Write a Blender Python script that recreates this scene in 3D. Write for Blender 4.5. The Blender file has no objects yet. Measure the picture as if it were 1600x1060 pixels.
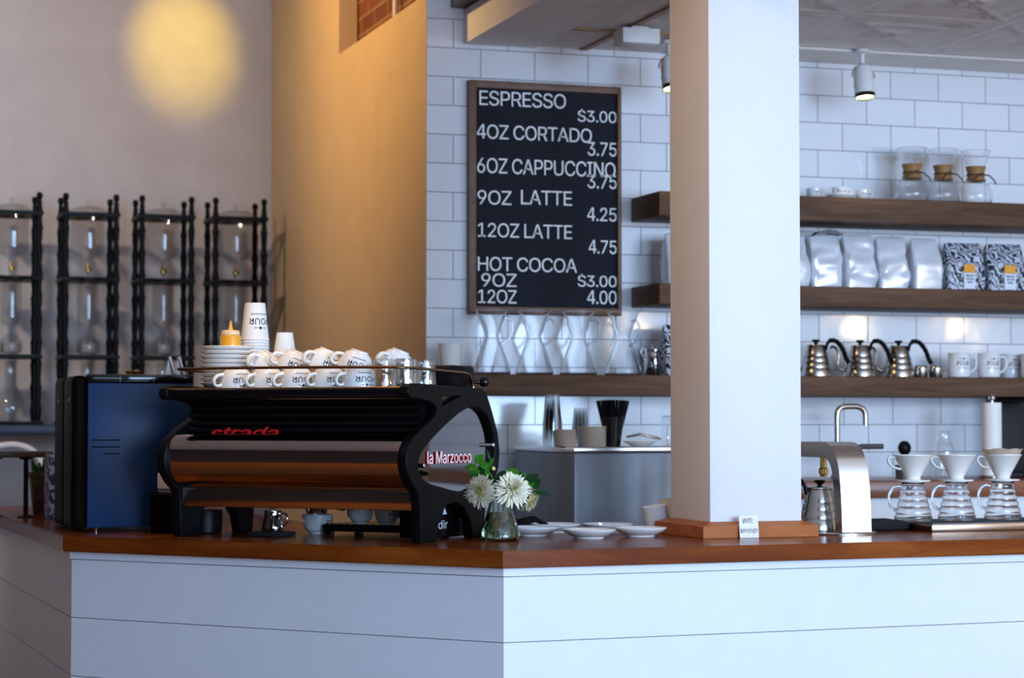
import bpy, bmesh, math, random
from mathutils import Vector, Matrix, Euler, noise
random.seed(7)
PI = math.pi
R = math.radians
SC = bpy.context.scene
COL = SC.collection

# ---------------------------------------------------------------- camera, world, daylight, exposure
FPX, YAW, TILT, EYE = 3400.0, R(17.8), math.atan(130/3400.0), 1.33
cam = bpy.data.cameras.new('camera')
cam.sensor_width = 36.0
cam.lens = FPX/1600*36
cam.clip_start, cam.clip_end = 0.05, 60
cam.dof.use_dof = True
cam.dof.focus_distance = 5.75
cam.dof.aperture_fstop = 4.2
camo = bpy.data.objects.new('camera', cam)
COL.objects.link(camo)
camo.location = (0, 0, EYE)
camo.rotation_euler = (PI/2+TILT, 0, -YAW)
SC.camera = camo

world = bpy.data.worlds.new('world')
SC.world = world
world.use_nodes = True
world.node_tree.nodes['Background'].inputs[0].default_value = (0.55, 0.72, 1.0, 1)
world.node_tree.nodes['Background'].inputs[1].default_value = 0.9

def area(name, loc, rot, sx, sy, power, color):
    l = bpy.data.lights.new(name, 'AREA')
    l.shape = 'RECTANGLE'
    l.size, l.size_y, l.energy, l.color = sx, sy, power, color
    o = bpy.data.objects.new(name, l)
    COL.objects.link(o)
    o.location = loc
    o.rotation_euler = rot
    return o

def spot(name, loc, target, power, color, angle, blend=0.6, radius=0.04):
    l = bpy.data.lights.new(name, 'SPOT')
    l.energy, l.color, l.spot_size, l.spot_blend, l.shadow_soft_size = power, color, R(angle), blend, radius
    o = bpy.data.objects.new(name, l)
    COL.objects.link(o)
    o.location = loc
    o.rotation_euler = (Vector(target)-Vector(loc)).to_track_quat('-Z', 'Y').to_euler()
    return o

DAY = (0.465, 0.675, 1.0)
WARM = (1.0, 0.66, 0.30)
# daylight coming in through the three storefront windows behind the camera
for x, w in ((-0.2, 40), (2.6, 275), (5.4, 390)):
    area('window_daylight', (x, -3.42, 2.0), (PI/2, 0, 0), 2.2, 2.6, w, DAY)
# tungsten ceiling lamps of the high room
spot('ceiling_spot', (1.50, 8.55, 4.25), (1.655, 10.28, 3.12), 150, (1.0, 0.67, 0.02), 18, 1.0, 0.02)
spot('ceiling_spot', (0.1, 8.3, 4.25), (2.085, 8.35, 3.35), 250, (1.0, 0.61, 0.19), 76, 1.0, 0.1)
spot('ceiling_spot', (1.75, 7.1, 4.25), (1.32, 6.22, 1.45), 110, WARM, 26, 1.0, 0.05)
spot('ceiling_spot', (0.55, 5.3, 4.25), (1.28, 6.25, 1.50), 170, WARM, 17, 0.8, 0.05)
spot('ceiling_spot', (-1.2, 4.9, 4.1), (2.4, 5.75, 1.95), 190, (1.0, 0.66, 0.34), 34, 1.0, 0.1)
spot('ceiling_spot', (-1.6, 6.8, 4.25), (0.7, 10.3, 1.9), 240, (1.0, 0.84, 0.70), 75, 1.0, 0.15)
spot('ceiling_spot', (-3.5, 3.5, 4.25), (-3.5, 3.5, 0), 700, WARM, 110, 1.0, 0.1)
# row of pendant bulbs over the tables in front of the bar
for x in (4.55, 5.3, 6.05, 6.75):
    l = bpy.data.lights.new('pendant_bulb', 'POINT'); l.energy, l.color, l.shadow_soft_size = 11, (1.0, 0.74, 0.42), 0.05
    o = bpy.data.objects.new('pendant_bulb', l); COL.objects.link(o); o.location = (x, 3.0, 1.92)
SC.view_settings.view_transform = 'Standard'
SC.view_settings.look = 'None'
SC.view_settings.gamma = 1.0
SC.view_settings.use_curve_mapping = False
SC.view_settings.exposure = 0.36
SC.cycles.use_denoising = True
SC.cycles.max_bounces = 10
SC.cycles.transparent_max_bounces = 24
SC.cycles.transmission_bounces = 10
SC.cycles.blur_glossy = 0.6
SC.cycles.sample_clamp_indirect = 6.0

# ---------------------------------------------------------------- from a pixel of the 1600x1060 frame to a point on a real plane
_fw = Vector((math.sin(YAW), math.cos(YAW), 0))
_rt = Vector((math.cos(YAW), -math.sin(YAW), 0))
_f = _fw*math.cos(TILT) + Vector((0, 0, math.sin(TILT)))
_up = _rt.cross(_f)
EYEP = Vector((0, 0, EYE))
def ray(u, v): return _f + _rt*((u-800)/FPX) + _up*((530-v)/FPX)
def on_z(u, v, z):
    r = ray(u, v); return EYEP + r*((z-EYE)/r.z)
def on_y(u, v, y):
    r = ray(u, v); return EYEP + r*(y/r.y)
def on_x(u, v, x):
    r = ray(u, v); return EYEP + r*(x/r.x)

# ---------------------------------------------------------------- materials
def mat(name, color, rough=0.5, metal=0.0, coat=0.0, spec=0.5, emit=None, estr=0.0, trans=0.0, ior=1.45):
    m = bpy.data.materials.new(name)
    m.use_nodes = True
    b = m.node_tree.nodes['Principled BSDF']
    b.inputs['Base Color'].default_value = (*color, 1)
    b.inputs['Roughness'].default_value = rough
    b.inputs['Metallic'].default_value = metal
    b.inputs['Coat Weight'].default_value = coat
    b.inputs['Coat Roughness'].default_value = 0.06
    b.inputs['Specular IOR Level'].default_value = spec
    b.inputs['Transmission Weight'].default_value = trans
    b.inputs['IOR'].default_value = ior
    if emit:
        b.inputs['Emission Color'].default_value = (*emit, 1)
        b.inputs['Emission Strength'].default_value = estr
    return m

class N:
    """a small node-graph helper"""
    def __init__(s, m):
        s.t = m.node_tree; s.n = s.t.nodes; s.b = s.n['Principled BSDF']
    def add(s, kind, **kw):
        n = s.n.new(kind)
        for k, v in kw.items(): setattr(n, k, v)
        return n
    def link(s, a, b): s.t.links.new(a, b)
    def coords(s, scale=(1, 1, 1), rot=(0, 0, 0), loc=(0, 0, 0), kind='Object'):
        tc = s.add('ShaderNodeTexCoord'); mp = s.add('ShaderNodeMapping')
        mp.inputs['Scale'].default_value = scale; mp.inputs['Rotation'].default_value = rot; mp.inputs['Location'].default_value = loc
        s.link(tc.outputs[kind], mp.inputs['Vector']); return mp.outputs['Vector']
    def noise(s, vec, scale, detail=4, rough=0.6, dist=0.0):
        n = s.add('ShaderNodeTexNoise'); n.inputs['Scale'].default_value = scale; n.inputs['Detail'].default_value = detail
        n.inputs['Roughness'].default_value = rough; n.inputs['Distortion'].default_value = dist
        s.link(vec, n.inputs['Vector']); return n.outputs['Fac']
    def ramp(s, fac, stops):
        r = s.add('ShaderNodeValToRGB')
        e = r.color_ramp.elements
        while len(e) < len(stops): e.new(0.5)
        for k, (p, c) in enumerate(stops):
            e[k].position = p; e[k].color = (*c, 1)
        s.link(fac, r.inputs['Fac']); return r.outputs['Color']
    def bump(s, h, strength=0.2, dist=0.002):
        b = s.add('ShaderNodeBump'); b.inputs['Strength'].default_value = strength; b.inputs['Distance'].default_value = dist
        s.link(h, b.inputs['Height']); s.link(b.outputs['Normal'], s.b.inputs['Normal'])

def wood(name, stops, rough=0.3, scale=(2.2, 26, 26), coat=0.0, bump=0.05):
    m = mat(name, stops[0][1], rough, coat=coat); g = N(m)
    v = g.coords(scale)
    a = g.noise(v, 1.0, 6, 0.65, 0.9)
    g.link(g.ramp(a, stops), g.b.inputs['Base Color'])
    g.bump(a, bump, 0.001)
    return m

def plaster(name, color, amt=0.05, rough=0.75, sc=6):
    m = mat(name, color, rough); g = N(m)
    a = g.noise(g.coords(), sc, 5)
    lo = tuple(c*(1-amt) for c in color); hi = tuple(min(1, c*(1+amt)) for c in color)
    g.link(g.ramp(a, [(0.3, lo), (0.7, hi)]), g.b.inputs['Base Color'])
    g.bump(g.noise(g.coords(), 60, 3), 0.08, 0.002)
    return m

def thin_glass(name, tint=(0.97, 0.985, 0.985), ior=1.5, boost=1.0):
    m = bpy.data.materials.new(name); m.use_nodes = True
    t = m.node_tree; t.nodes.clear()
    out = t.nodes.new('ShaderNodeOutputMaterial'); mx = t.nodes.new('ShaderNodeMixShader')
    tr = t.nodes.new('ShaderNodeBsdfTransparent'); gl = t.nodes.new('ShaderNodeBsdfGlossy'); lw = t.nodes.new('ShaderNodeLayerWeight')
    lw.inputs['Blend'].default_value = 0.5
    pw = t.nodes.new('ShaderNodeMath'); pw.operation = 'POWER'; pw.inputs[1].default_value = 4.0
    ma = t.nodes.new('ShaderNodeMath'); ma.operation = 'MULTIPLY_ADD'; ma.use_clamp = True
    f0 = ((ior-1)/(ior+1))**2*boost
    ma.inputs[1].default_value = 0.75; ma.inputs[2].default_value = f0
    tr.inputs['Color'].default_value = (*tint, 1); gl.inputs['Roughness'].default_value = 0.03
    gl.inputs['Color'].default_value = (0.95, 0.97, 1, 1)
    t.links.new(lw.outputs['Facing'], pw.inputs[0]); t.links.new(pw.outputs[0], ma.inputs[0]); t.links.new(ma.outputs[0], mx.inputs['Fac'])
    t.links.new(tr.outputs[0], mx.inputs[1]); t.links.new(gl.outputs[0], mx.inputs[2]); t.links.new(mx.outputs[0], out.inputs['Surface'])
    return m

def brushed(name, color, rough=0.28, scale=(2, 2, 120), amt=0.12):
    m = mat(name, color, rough, 1.0); g = N(m)
    a = g.noise(g.coords(scale), 3.0, 3)
    rr = g.add('ShaderNodeMapRange'); rr.inputs['To Min'].default_value = rough-amt*0.5; rr.inputs['To Max'].default_value = rough+amt
    g.link(a, rr.inputs['Value']); g.link(rr.outputs[0], g.b.inputs['Roughness'])
    g.bump(a, 0.04, 0.0006)
    return m

M = {}
M['grey_wall'] = plaster('grey_wall_paint', (0.62, 0.57, 0.54))
M['room_wall'] = plaster('brown_room_wall', (0.045, 0.022, 0.014))
M['tan_wall'] = plaster('tan_wall_paint', (0.64, 0.46, 0.27))
M['white_paint'] = plaster('white_paint', (0.80, 0.80, 0.81), 0.02, 0.5)
M['bar_paint'] = plaster('bar_front_paint', (0.74, 0.77, 0.80), 0.025, 0.35)
M['soffit'] = plaster('soffit_paint', (0.80, 0.77, 0.74), 0.03)
M['tin'] = plaster('tin_ceiling_paint', (0.80, 0.74, 0.68), 0.06, 0.45)
M['ctile'] = plaster('ceiling_tile', (0.74, 0.71, 0.67), 0.12, 0.9, 40)
M['dark'] = mat('black_enamel', (0.003, 0.003, 0.004), 0.32, spec=.25)
M['slot'] = mat('slot_black', (0.002, 0.002, 0.003), 0.8, spec=.05)
M['satin_black'] = mat('satin_black', (0.003, 0.003, 0.0035), 0.42, spec=.16)
M['gloss_black'] = mat('gloss_black', (0.004, 0.004, 0.005), 0.08)
M['chrome'] = mat('chrome', (0.78, 0.76, 0.74), 0.05, 1.0)
M['mirror'] = mat('dark_mirror', (0.26, 0.25, 0.25), 0.03, 1.0)
M['barrel'] = brushed('barrel_steel', (0.50, 0.46, 0.42), 0.09, (1, 40, 40), 0.05)
M['steel'] = brushed('brushed_steel', (0.150, 0.160, 0.175), 0.38, (9, 9, 0.4), 0.2)
M['steel'].node_tree.nodes['Principled BSDF'].inputs['Metallic'].default_value = 0.75
M['arch_steel'] = brushed('arch_steel', (0.78, 0.77, 0.74), 0.20, (2, 90, 90), 0.06)
M['tray_steel'] = mat('tray_steel_brown_reflection', (0.30, 0.20, 0.14), 0.22, 1.0)  # plain steel; the brown reflection of wood is put into its base colour
M['kettle_steel'] = mat('kettle_steel', (0.50, 0.47, 0.42), 0.22, 1.0)
M['brass'] = mat('brass', (0.62, 0.40, 0.10), 0.22, 1.0)
M['bronze'] = mat('dark_bronze', (0.30, 0.19, 0.10), 0.25, 1.0)
M['porcelain'] = mat('porcelain', (0.82, 0.82, 0.80), 0.12, 0, 0.3)
M['warm_white'] = mat('cream_ceramic', (0.84, 0.80, 0.72), 0.25)
M['paper'] = mat('paper_white', (0.86, 0.84, 0.80), 0.6)
M['ink'] = mat('black_ink', (0.012, 0.014, 0.03), 0.5)
M['red'] = mat('red_lettering', (0.75, 0.015, 0.02), 0.3)
M['white_letter'] = mat('white_letter', (0.88, 0.88, 0.86), 0.5, emit=None)
M['board'] = mat('letter_board_felt', (0.004, 0.005, 0.012), 0.8)
def glass(name, tint=(1, 1, 1), ior=1.45): return mat(name, tint, 0.0, trans=1.0, ior=ior)
M['glass'] = glass('clear_glass')
M['tglass'] = thin_glass('tower_glass', (0.84, 0.85, 0.85), 1.5, 1.3)
M['tumbler'] = thin_glass('tumbler_glass', (0.95, 0.95, 0.93), 1.55, 2.6)
M['server'] = glass('server_glass', (.98, 1, 1), 1.5)
M['clear_plastic'] = thin_glass('clear_plastic', (0.95, 0.96, 0.96), 1.5, 2.6)
M['water'] = mat('water', (0.78, 0.93, 0.66), 0.0, trans=1.0, ior=1.33)
M['leaf'] = mat('leaf_green', (0.06, 0.30, 0.02), 0.35)
M['leaf_dark'] = mat('leaf_dark_green', (0.012, 0.075, 0.015), 0.4)
M['stem'] = mat('stem_green', (0.10, 0.22, 0.03), 0.5)
M['petal'] = mat('cream_petal', (0.97, 0.94, 0.76), 0.6)
M['petal'].node_tree.nodes['Principled BSDF'].inputs['Subsurface Weight'].default_value = 0.5
M['petal'].node_tree.nodes['Principled BSDF'].inputs['Subsurface Radius'].default_value = (.006, .006, .004)
M['petal_yellow'] = mat('yellow_centre', (0.80, 0.72, 0.22), 0.6)
M['blue_panel'] = mat('blue_panel', (0.007, 0.032, 0.100), 0.40, 0.0, spec=.3)
M['brown_door'] = mat('dark_brown_door', (0.006, 0.003, 0.002), 0.5, spec=.02)
M['cloth_black'] = mat('black_cloth', (0.008, 0.008, 0.009), 0.9)
M['honey'] = mat('honey_sauce', (0.75, 0.36, 0.02), 0.25, coat=0.4)
M['cap'] = mat('pale_orange_cap', (0.85, 0.60, 0.38), 0.45)
M['nozzle'] = mat('orange_nozzle', (0.85, 0.42, 0.05), 0.4)
M['collar'] = wood('collar_wood', [(0.3, (0.26, 0.12, 0.035)), (0.7, (0.42, 0.22, 0.07))], 0.5, (20, 20, 4))
M['leather'] = mat('leather_tie', (0.10, 0.045, 0.02), 0.6)
M['filter'] = mat('filter_paper', (0.88, 0.72, 0.56), 0.8)
M['lamp_glow'] = mat('lamp_glow', (1, 1, 0.8), 0.4, emit=(1.0, 0.95, 0.45), estr=9)
M['silver_bag'] = mat('silver_bag', (0.80, 0.82, 0.86), 0.30, 0.25)
M['orange'] = mat('orange_label', (0.85, 0.36, 0.02), 0.5)
M['blue_label'] = mat('blue_label', (0.05, 0.25, 0.65), 0.5)
M['white_label'] = mat('white_label', (0.75, 0.78, 0.85), 0.5)
M['grey_dark'] = mat('grey_appliance', (0.055, 0.055, 0.06), 0.4)
M['lid_cream'] = mat('cream_plastic', (0.60, 0.52, 0.42), 0.45)
M['white_metal'] = mat('white_metal', (0.75, 0.74, 0.72), 0.4)
M['counter'] = wood('counter_wood', [(0.25, (0.080, 0.014, 0.002)), (0.5, (0.180, 0.038, 0.005)), (0.75, (0.31, 0.083, 0.012))], 0.20, (1.4, 16, 16), 0.0)
M['shelf'] = wood('shelf_wood', [(0.25, (0.060, 0.030, 0.016)), (0.5, (0.115, 0.060, 0.034)), (0.78, (0.18, 0.10, 0.058))], 0.55, (2.2, 30, 30))
M['frame_wood'] = wood('frame_wood', [(0.3, (0.13, 0.06, 0.035)), (0.7, (0.21, 0.11, 0.065))], 0.5, (12, 12, 12))
M['base_wood'] = wood('base_wood', [(0.3, (0.30, 0.080, 0.016)), (0.7, (0.48, 0.16, 0.038))], 0.35, (3, 18, 18))
M['dark_wood'] = wood('dark_wood', [(0.3, (0.035, 0.016, 0.010)), (0.7, (0.09, 0.042, 0.028))], 0.4, (4, 30, 30))
M['back_wood'] = wood('back_counter_wood', [(0.3, (0.14, 0.04, 0.016)), (0.7, (0.28, 0.09, 0.035))], 0.3, (2, 26, 26))
for _k in ('counter', 'shelf', 'base_wood'): M[_k].node_tree.nodes['Principled BSDF'].inputs['Specular IOR Level'].default_value = 0.13
M['floor'] = wood('floor_wood', [(0.3, (0.11, 0.035, 0.010)), (0.7, (0.24, 0.072, 0.018))], 0.35, (1.2, 9, 9))

def tile_material():
    m = mat('white_subway_tile', (0.8, 0.8, 0.8), 0.10, coat=0.2); g = N(m)
    tc = g.add('ShaderNodeNewGeometry'); sx = g.add('ShaderNodeSeparateXYZ'); cb = g.add('ShaderNodeCombineXYZ')
    g.link(tc.outputs['Position'], sx.inputs[0])
    def off(sock, d):
        a = g.add('ShaderNodeMath'); a.operation = 'ADD'; a.inputs[1].default_value = d; g.link(sock, a.inputs[0]); return a.outputs[0]
    g.link(off(sx.outputs['X'], TILE_X), cb.inputs['X']); g.link(off(sx.outputs['Z'], TILE_Z), cb.inputs['Y'])
    br = g.add('ShaderNodeTexBrick'); br.offset = 0.5
    for k, v in (('Scale', 1.0), ('Mortar Size', 0.0017), ('Mortar Smooth', 0.25), ('Brick Width', 0.2065), ('Row Height', 0.1046), ('Bias', 0.0)):
        br.inputs[k].default_value = v
    br.inputs['Color1'].default_value = (0.76, 0.77, 0.79, 1); br.inputs['Color2'].default_value = (0.82, 0.83, 0.84, 1); br.inputs['Mortar'].default_value = (0.20, 0.20, 0.21, 1)
    g.link(cb.outputs[0], br.inputs['Vector']); g.link(br.outputs['Color'], g.b.inputs['Base Color'])
    rr = g.add('ShaderNodeMapRange'); rr.inputs['To Min'].default_value = 0.10; rr.inputs['To Max'].default_value = 0.8
    g.link(br.outputs['Fac'], rr.inputs['Value']); g.link(rr.outputs[0], g.b.inputs['Roughness'])
    # joints recessed, and every tile's glaze slightly wavy
    inv = g.add('ShaderNodeMath'); inv.operation = 'MULTIPLY_ADD'; inv.inputs[1].default_value = -1.0
    g.link(br.outputs['Fac'], inv.inputs[0]); g.link(g.noise(cb.outputs[0], 7.0, 2, 0.4), inv.inputs[2])
    g.bump(inv.outputs[0], 0.35, 0.004)
    return m
TILE_Z = 0.1046*30 - 2.3665
TILE_X = 0.2065*20 - 2.1855
M['tile'] = tile_material()

def brick_material():
    m = mat('old_brick', (0.3, 0.1, 0.05), 0.8); g = N(m)
    tc = g.add('ShaderNodeNewGeometry'); sx = g.add('ShaderNodeSeparateXYZ'); cb = g.add('ShaderNodeCombineXYZ')
    g.link(tc.outputs['Position'], sx.inputs[0]); g.link(sx.outputs['Y'], cb.inputs['X']); g.link(sx.outputs['Z'], cb.inputs['Y'])
    br = g.add('ShaderNodeTexBrick')
    for k, v in (('Scale', 1.0), ('Mortar Size', 0.006), ('Brick Width', 0.215), ('Row Height', 0.072)): br.inputs[k].default_value = v
    br.inputs['Color1'].default_value = (0.20, 0.045, 0.012, 1); br.inputs['Color2'].default_value = (0.11, 0.026, 0.010, 1); br.inputs['Mortar'].default_value = (0.25, 0.15, 0.07, 1)
    g.link(cb.outputs[0], br.inputs['Vector']); g.link(br.outputs['Color'], g.b.inputs['Base Color'])
    return m
M['brick'] = brick_material()

def pattern_bag():
    m = mat('black_white_print_bag', (0.5, 0.5, 0.5), 0.45); g = N(m)
    n = g.add('ShaderNodeTexWave'); n.wave_type = 'BANDS'; n.bands_direction = 'DIAGONAL'
    n.inputs['Scale'].default_value = 22; n.inputs['Distortion'].default_value = 14; n.inputs['Detail'].default_value = 2.5; n.inputs['Detail Scale'].default_value = 1.4
    g.link(g.coords(), n.inputs['Vector'])
    g.link(g.ramp(n.outputs['Fac'], [(0.42, (0.012, 0.014, 0.025)), (0.56, (0.62, 0.66, 0.74))]), g.b.inputs['Base Color'])
    return m
M['print'] = pattern_bag()
def print_blue():
    m = mat('blue_white_print', (0.5, 0.5, 0.5), 0.6); g = N(m)
    a = g.noise(g.coords((1, 1, 0.6)), 55, 2, 0.5, 1.5)
    g.link(g.ramp(a, [(0.46, (0.03, 0.05, 0.14)), (0.54, (0.60, 0.62, 0.68))]), g.b.inputs['Base Color'])
    return m
M['print_blue'] = print_blue()

# ---------------------------------------------------------------- mesh helpers
def BM(): return bmesh.new()

def fin(name, bm, m, parent=None, loc=None, rot=None, angle=35, recalc=True):
    if recalc: bmesh.ops.recalc_face_normals(bm, faces=bm.faces)
    me = bpy.data.meshes.new(name)
    bm.to_mesh(me); bm.free()
    me.polygons.foreach_set('use_smooth', [True]*len(me.polygons))
    me.set_sharp_from_angle(angle=R(angle))
    me.materials.append(M[m] if isinstance(m, str) else m)
    o = bpy.data.objects.new(name, me)
    COL.objects.link(o)
    if parent is not None: o.parent = parent
    if loc is not None: o.location = loc
    if rot is not None: o.rotation_euler = rot
    return o

def box(bm, x0, x1, y0, y1, z0, z1, bev=0.0, seg=2, T=None):
    g = bmesh.ops.create_cube(bm, size=1.0)
    vs = g['verts']
    for v in vs:
        v.co = Vector(((x0+x1)/2 + v.co.x*(x1-x0), (y0+y1)/2 + v.co.y*(y1-y0), (z0+z1)/2 + v.co.z*(z1-z0)))
    if bev > 0:
        es = list({e for v in vs for e in v.link_edges})
        r = bmesh.ops.bevel(bm, geom=es, offset=bev, segments=seg, profile=0.5, affect='EDGES')
        vs = list({v for f in r['faces'] for v in f.verts} | {v for v in vs if v.is_valid})
    if T is not None:
        for v in vs: v.co = T @ v.co
    return bm

def lathe(bm, prof, seg=32, T=None, closed=False):
    rings = []
    for r, z in prof:
        if r < 1e-6: rings.append([bm.verts.new((0, 0, z))])
        else: rings.append([bm.verts.new((r*math.cos(2*PI*k/seg), r*math.sin(2*PI*k/seg), z)) for k in range(seg)])
    pairs = list(zip(rings, rings[1:]))
    if closed: pairs.append((rings[-1], rings[0]))
    for a, b in pairs:
        for k in range(seg):
            k2 = (k+1) % seg
            if len(a) == 1 and len(b) == 1: continue
            if len(a) == 1: bm.faces.new((a[0], b[k], b[k2]))
            elif len(b) == 1: bm.faces.new((a[k], b[0], a[k2]))
            else: bm.faces.new((a[k], b[k], b[k2], a[k2]))
    if T is not None:
        for ring in rings:
            for v in ring: v.co = T @ v.co
    return bm

def catmull(pts, n=6, closed=False):
    P = [Vector(p) for p in pts]; out = []
    L = len(P); rng = L if closed else L-1
    for i in range(rng):
        p1, p2 = P[i], P[(i+1) % L]
        p0 = P[(i-1) % L] if (closed or i > 0) else p1*2-p2
        p3 = P[(i+2) % L] if (closed or i+2 < L) else p2*2-p1
        for k in range(n):
            t = k/n
            out.append(0.5*((2*p1) + (p2-p0)*t + (2*p0-5*p1+4*p2-p3)*t*t + (3*p1-p0-3*p2+p3)*t**3))
    if not closed: out.append(P[-1])
    return out

def tube(bm, pts, r, seg=10, closed=False, T=None, flat=1.0):
    P = [Vector(p) for p in pts]; n = len(P)
    rad = r if isinstance(r, (list, tuple)) else [r]*n
    prev = None; rings = []
    for i in range(n):
        if closed: t = P[(i+1) % n]-P[i-1]
        else: t = P[min(i+1, n-1)]-P[max(i-1, 0)]
        t.normalize()
        if prev is None:
            a = Vector((0, 0, 1)) if abs(t.z) < 0.9 else Vector((1, 0, 0))
            nrm = (a-t*a.dot(t)).normalized()
        else:
            nrm = prev-t*prev.dot(t)
            nrm = nrm.normalized() if nrm.length > 1e-6 else prev
        prev = nrm; bi = t.cross(nrm)
        rings.append([bm.verts.new(P[i]+(nrm*math.cos(2*PI*k/seg)+bi*flat*math.sin(2*PI*k/seg))*rad[i]) for k in range(seg)])
    for a, b in (list(zip(rings, rings[1:])) + ([(rings[-1], rings[0])] if closed else [])):
        for k in range(seg):
            bm.faces.new((a[k], a[(k+1) % seg], b[(k+1) % seg], b[k]))
    if not closed:
        bm.faces.new(rings[0][::-1]); bm.faces.new(rings[-1])
    if T is not None:
        for ring in rings:
            for v in ring: v.co = T @ v.co
    return bm

def prism(bm, poly, h0, h1, fn):
    """extrude the 2-D outline poly between heights h0 and h1; fn(a, b, h) gives the point"""
    lo = [bm.verts.new(fn(a, b, h0)) for a, b in poly]; hi = [bm.verts.new(fn(a, b, h1)) for a, b in poly]
    n = len(poly)
    for k in range(n): bm.faces.new((lo[k], lo[(k+1) % n], hi[(k+1) % n], hi[k]))
    bm.faces.new(lo[::-1]); bm.faces.new(hi)
    return bm

def _curve_to_bm(cu):
    o = bpy.data.objects.new('tmp', cu); COL.objects.link(o)
    bpy.context.view_layer.update()
    dg = bpy.context.evaluated_depsgraph_get()
    me = bpy.data.meshes.new_from_object(o.evaluated_get(dg))
    bm = BM(); bm.from_mesh(me)
    bpy.data.objects.remove(o); bpy.data.meshes.remove(me); bpy.data.curves.remove(cu)
    return bm

def plate(loops, half, bevel=0.0, T=None):
    """flat plate (first loop the outline, the others holes), half thickness each way along local z"""
    cu = bpy.data.curves.new('tmp', 'CURVE'); cu.dimensions = '2D'; cu.fill_mode = 'BOTH'
    cu.extrude = half-bevel; cu.bevel_depth = bevel; cu.bevel_resolution = 2; cu.offset = -bevel
    for lp in loops:
        s = cu.splines.new('POLY'); s.points.add(len(lp)-1); s.use_cyclic_u = True
        for k, p in enumerate(lp): s.points[k].co = (p[0], p[1], 0, 1)
    bm = _curve_to_bm(cu)
    if T is not None: bm.transform(T)
    return bm

try:
    FONT = bpy.data.fonts.load(bpy.utils.system_resource('DATAFILES', path='fonts')+'/Inter.woff2')   # Blender's own interface font
    FOUR = bpy.data.fonts.load(bpy.utils.system_resource('DATAFILES', path='fonts')+'/DejaVuSansMono.woff2')
except Exception:
    FONT = None
def text_bm(s, size=1.0, extrude=0.0, offset=0.0, spacing=1.0, shear=0.0, res=3):
    cu = bpy.data.curves.new('tmp', 'FONT'); cu.body = s; cu.size = size
    if FONT:
        cu.font = FONT; cu.font_bold = FOUR
        for k, ch in enumerate(s):
            if ch == '4': cu.body_format[k].use_bold = True
    cu.extrude = extrude
    cu.offset = offset; cu.space_character = spacing; cu.shear = shear; cu.resolution_u = res
    return _curve_to_bm(cu)

def bounds(bm):
    xs = [v.co.x for v in bm.verts]; ys = [v.co.y for v in bm.verts]
    return min(xs), max(xs), min(ys), max(ys)

def text_fit(s, w, h, extrude=0.0, **kw):
    """text scaled to a width and a height, lower left corner at the origin"""
    bm = text_bm(s, 1.0, 0.0, **kw)
    x0, x1, y0, y1 = bounds(bm)
    for v in bm.verts: v.co = Vector(((v.co.x-x0)/(x1-x0)*w, (v.co.y-y0)/(y1-y0)*h, v.co.z))
    if extrude:
        r = bmesh.ops.extrude_face_region(bm, geom=bm.faces[:])
        for e in r['geom']:
            if isinstance(e, bmesh.types.BMVert): e.co.z += extrude
    return bm

def wrap(bm, a0, z0, rfun, off=0.0006):
    """lay a flat graphic on a surface of revolution, upright, centred at angle a0"""
    x0, x1, y0, y1 = bounds(bm); cx = (x0+x1)/2
    rm = rfun(z0+(y0+y1)/2)
    for v in bm.verts:
        z = z0+v.co.y; a = a0+(v.co.x-cx)/rm; r = rfun(z)+off
        v.co = Vector((r*math.cos(a), r*math.sin(a), z))
    return bm

def merge(dst, src):
    me = bpy.data.meshes.new('tmp'); src.to_mesh(me); src.free(); dst.from_mesh(me); bpy.data.meshes.remove(me)
    return dst

# ---------------------------------------------------------------- scene bookkeeping
def thing(name, label, cat, loc=(0, 0, 0), rz=0.0, group=None):
    o = bpy.data.objects.new(name, None); o.empty_display_size = 0.05
    COL.objects.link(o); o.location = loc; o.rotation_euler = (0, 0, rz)
    return tag(o, label, cat, group)

def tag(o, label, cat, group=None):
    o['label'] = label; o['category'] = cat
    if group: o['group'] = group
    return o

def struct(name, bm, m, label=None, **kw):
    o = fin(name, bm, m, **kw); o['kind'] = 'structure'
    if label: o['label'] = label
    return o

def dup(src, label, loc=None, rot=None, matrix=None, scale=None):
    def cp(o, parent):
        c = o.copy(); COL.objects.link(c)
        if parent is not None: c.parent = parent
        for ch in list(o.children): cp(ch, c)
        return c
    r = cp(src, None); r['label'] = label
    if loc is not None: r.location = loc
    if rot is not None: r.rotation_euler = rot if not isinstance(rot, (int, float)) else (0, 0, rot)
    if scale is not None: r.scale = (scale,)*3
    if matrix is not None: place(r, matrix)
    return r
def place(o, mtx):
    l, q, s = mtx.decompose(); o.location = l; o.rotation_euler = q.to_euler(); o.scale = s

def Tm(loc=(0, 0, 0), rx=0, ry=0, rz=0): return Matrix.Translation(loc) @ Matrix.Rotation(rz, 4, 'Z') @ Matrix.Rotation(ry, 4, 'Y') @ Matrix.Rotation(rx, 4, 'X')

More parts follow.
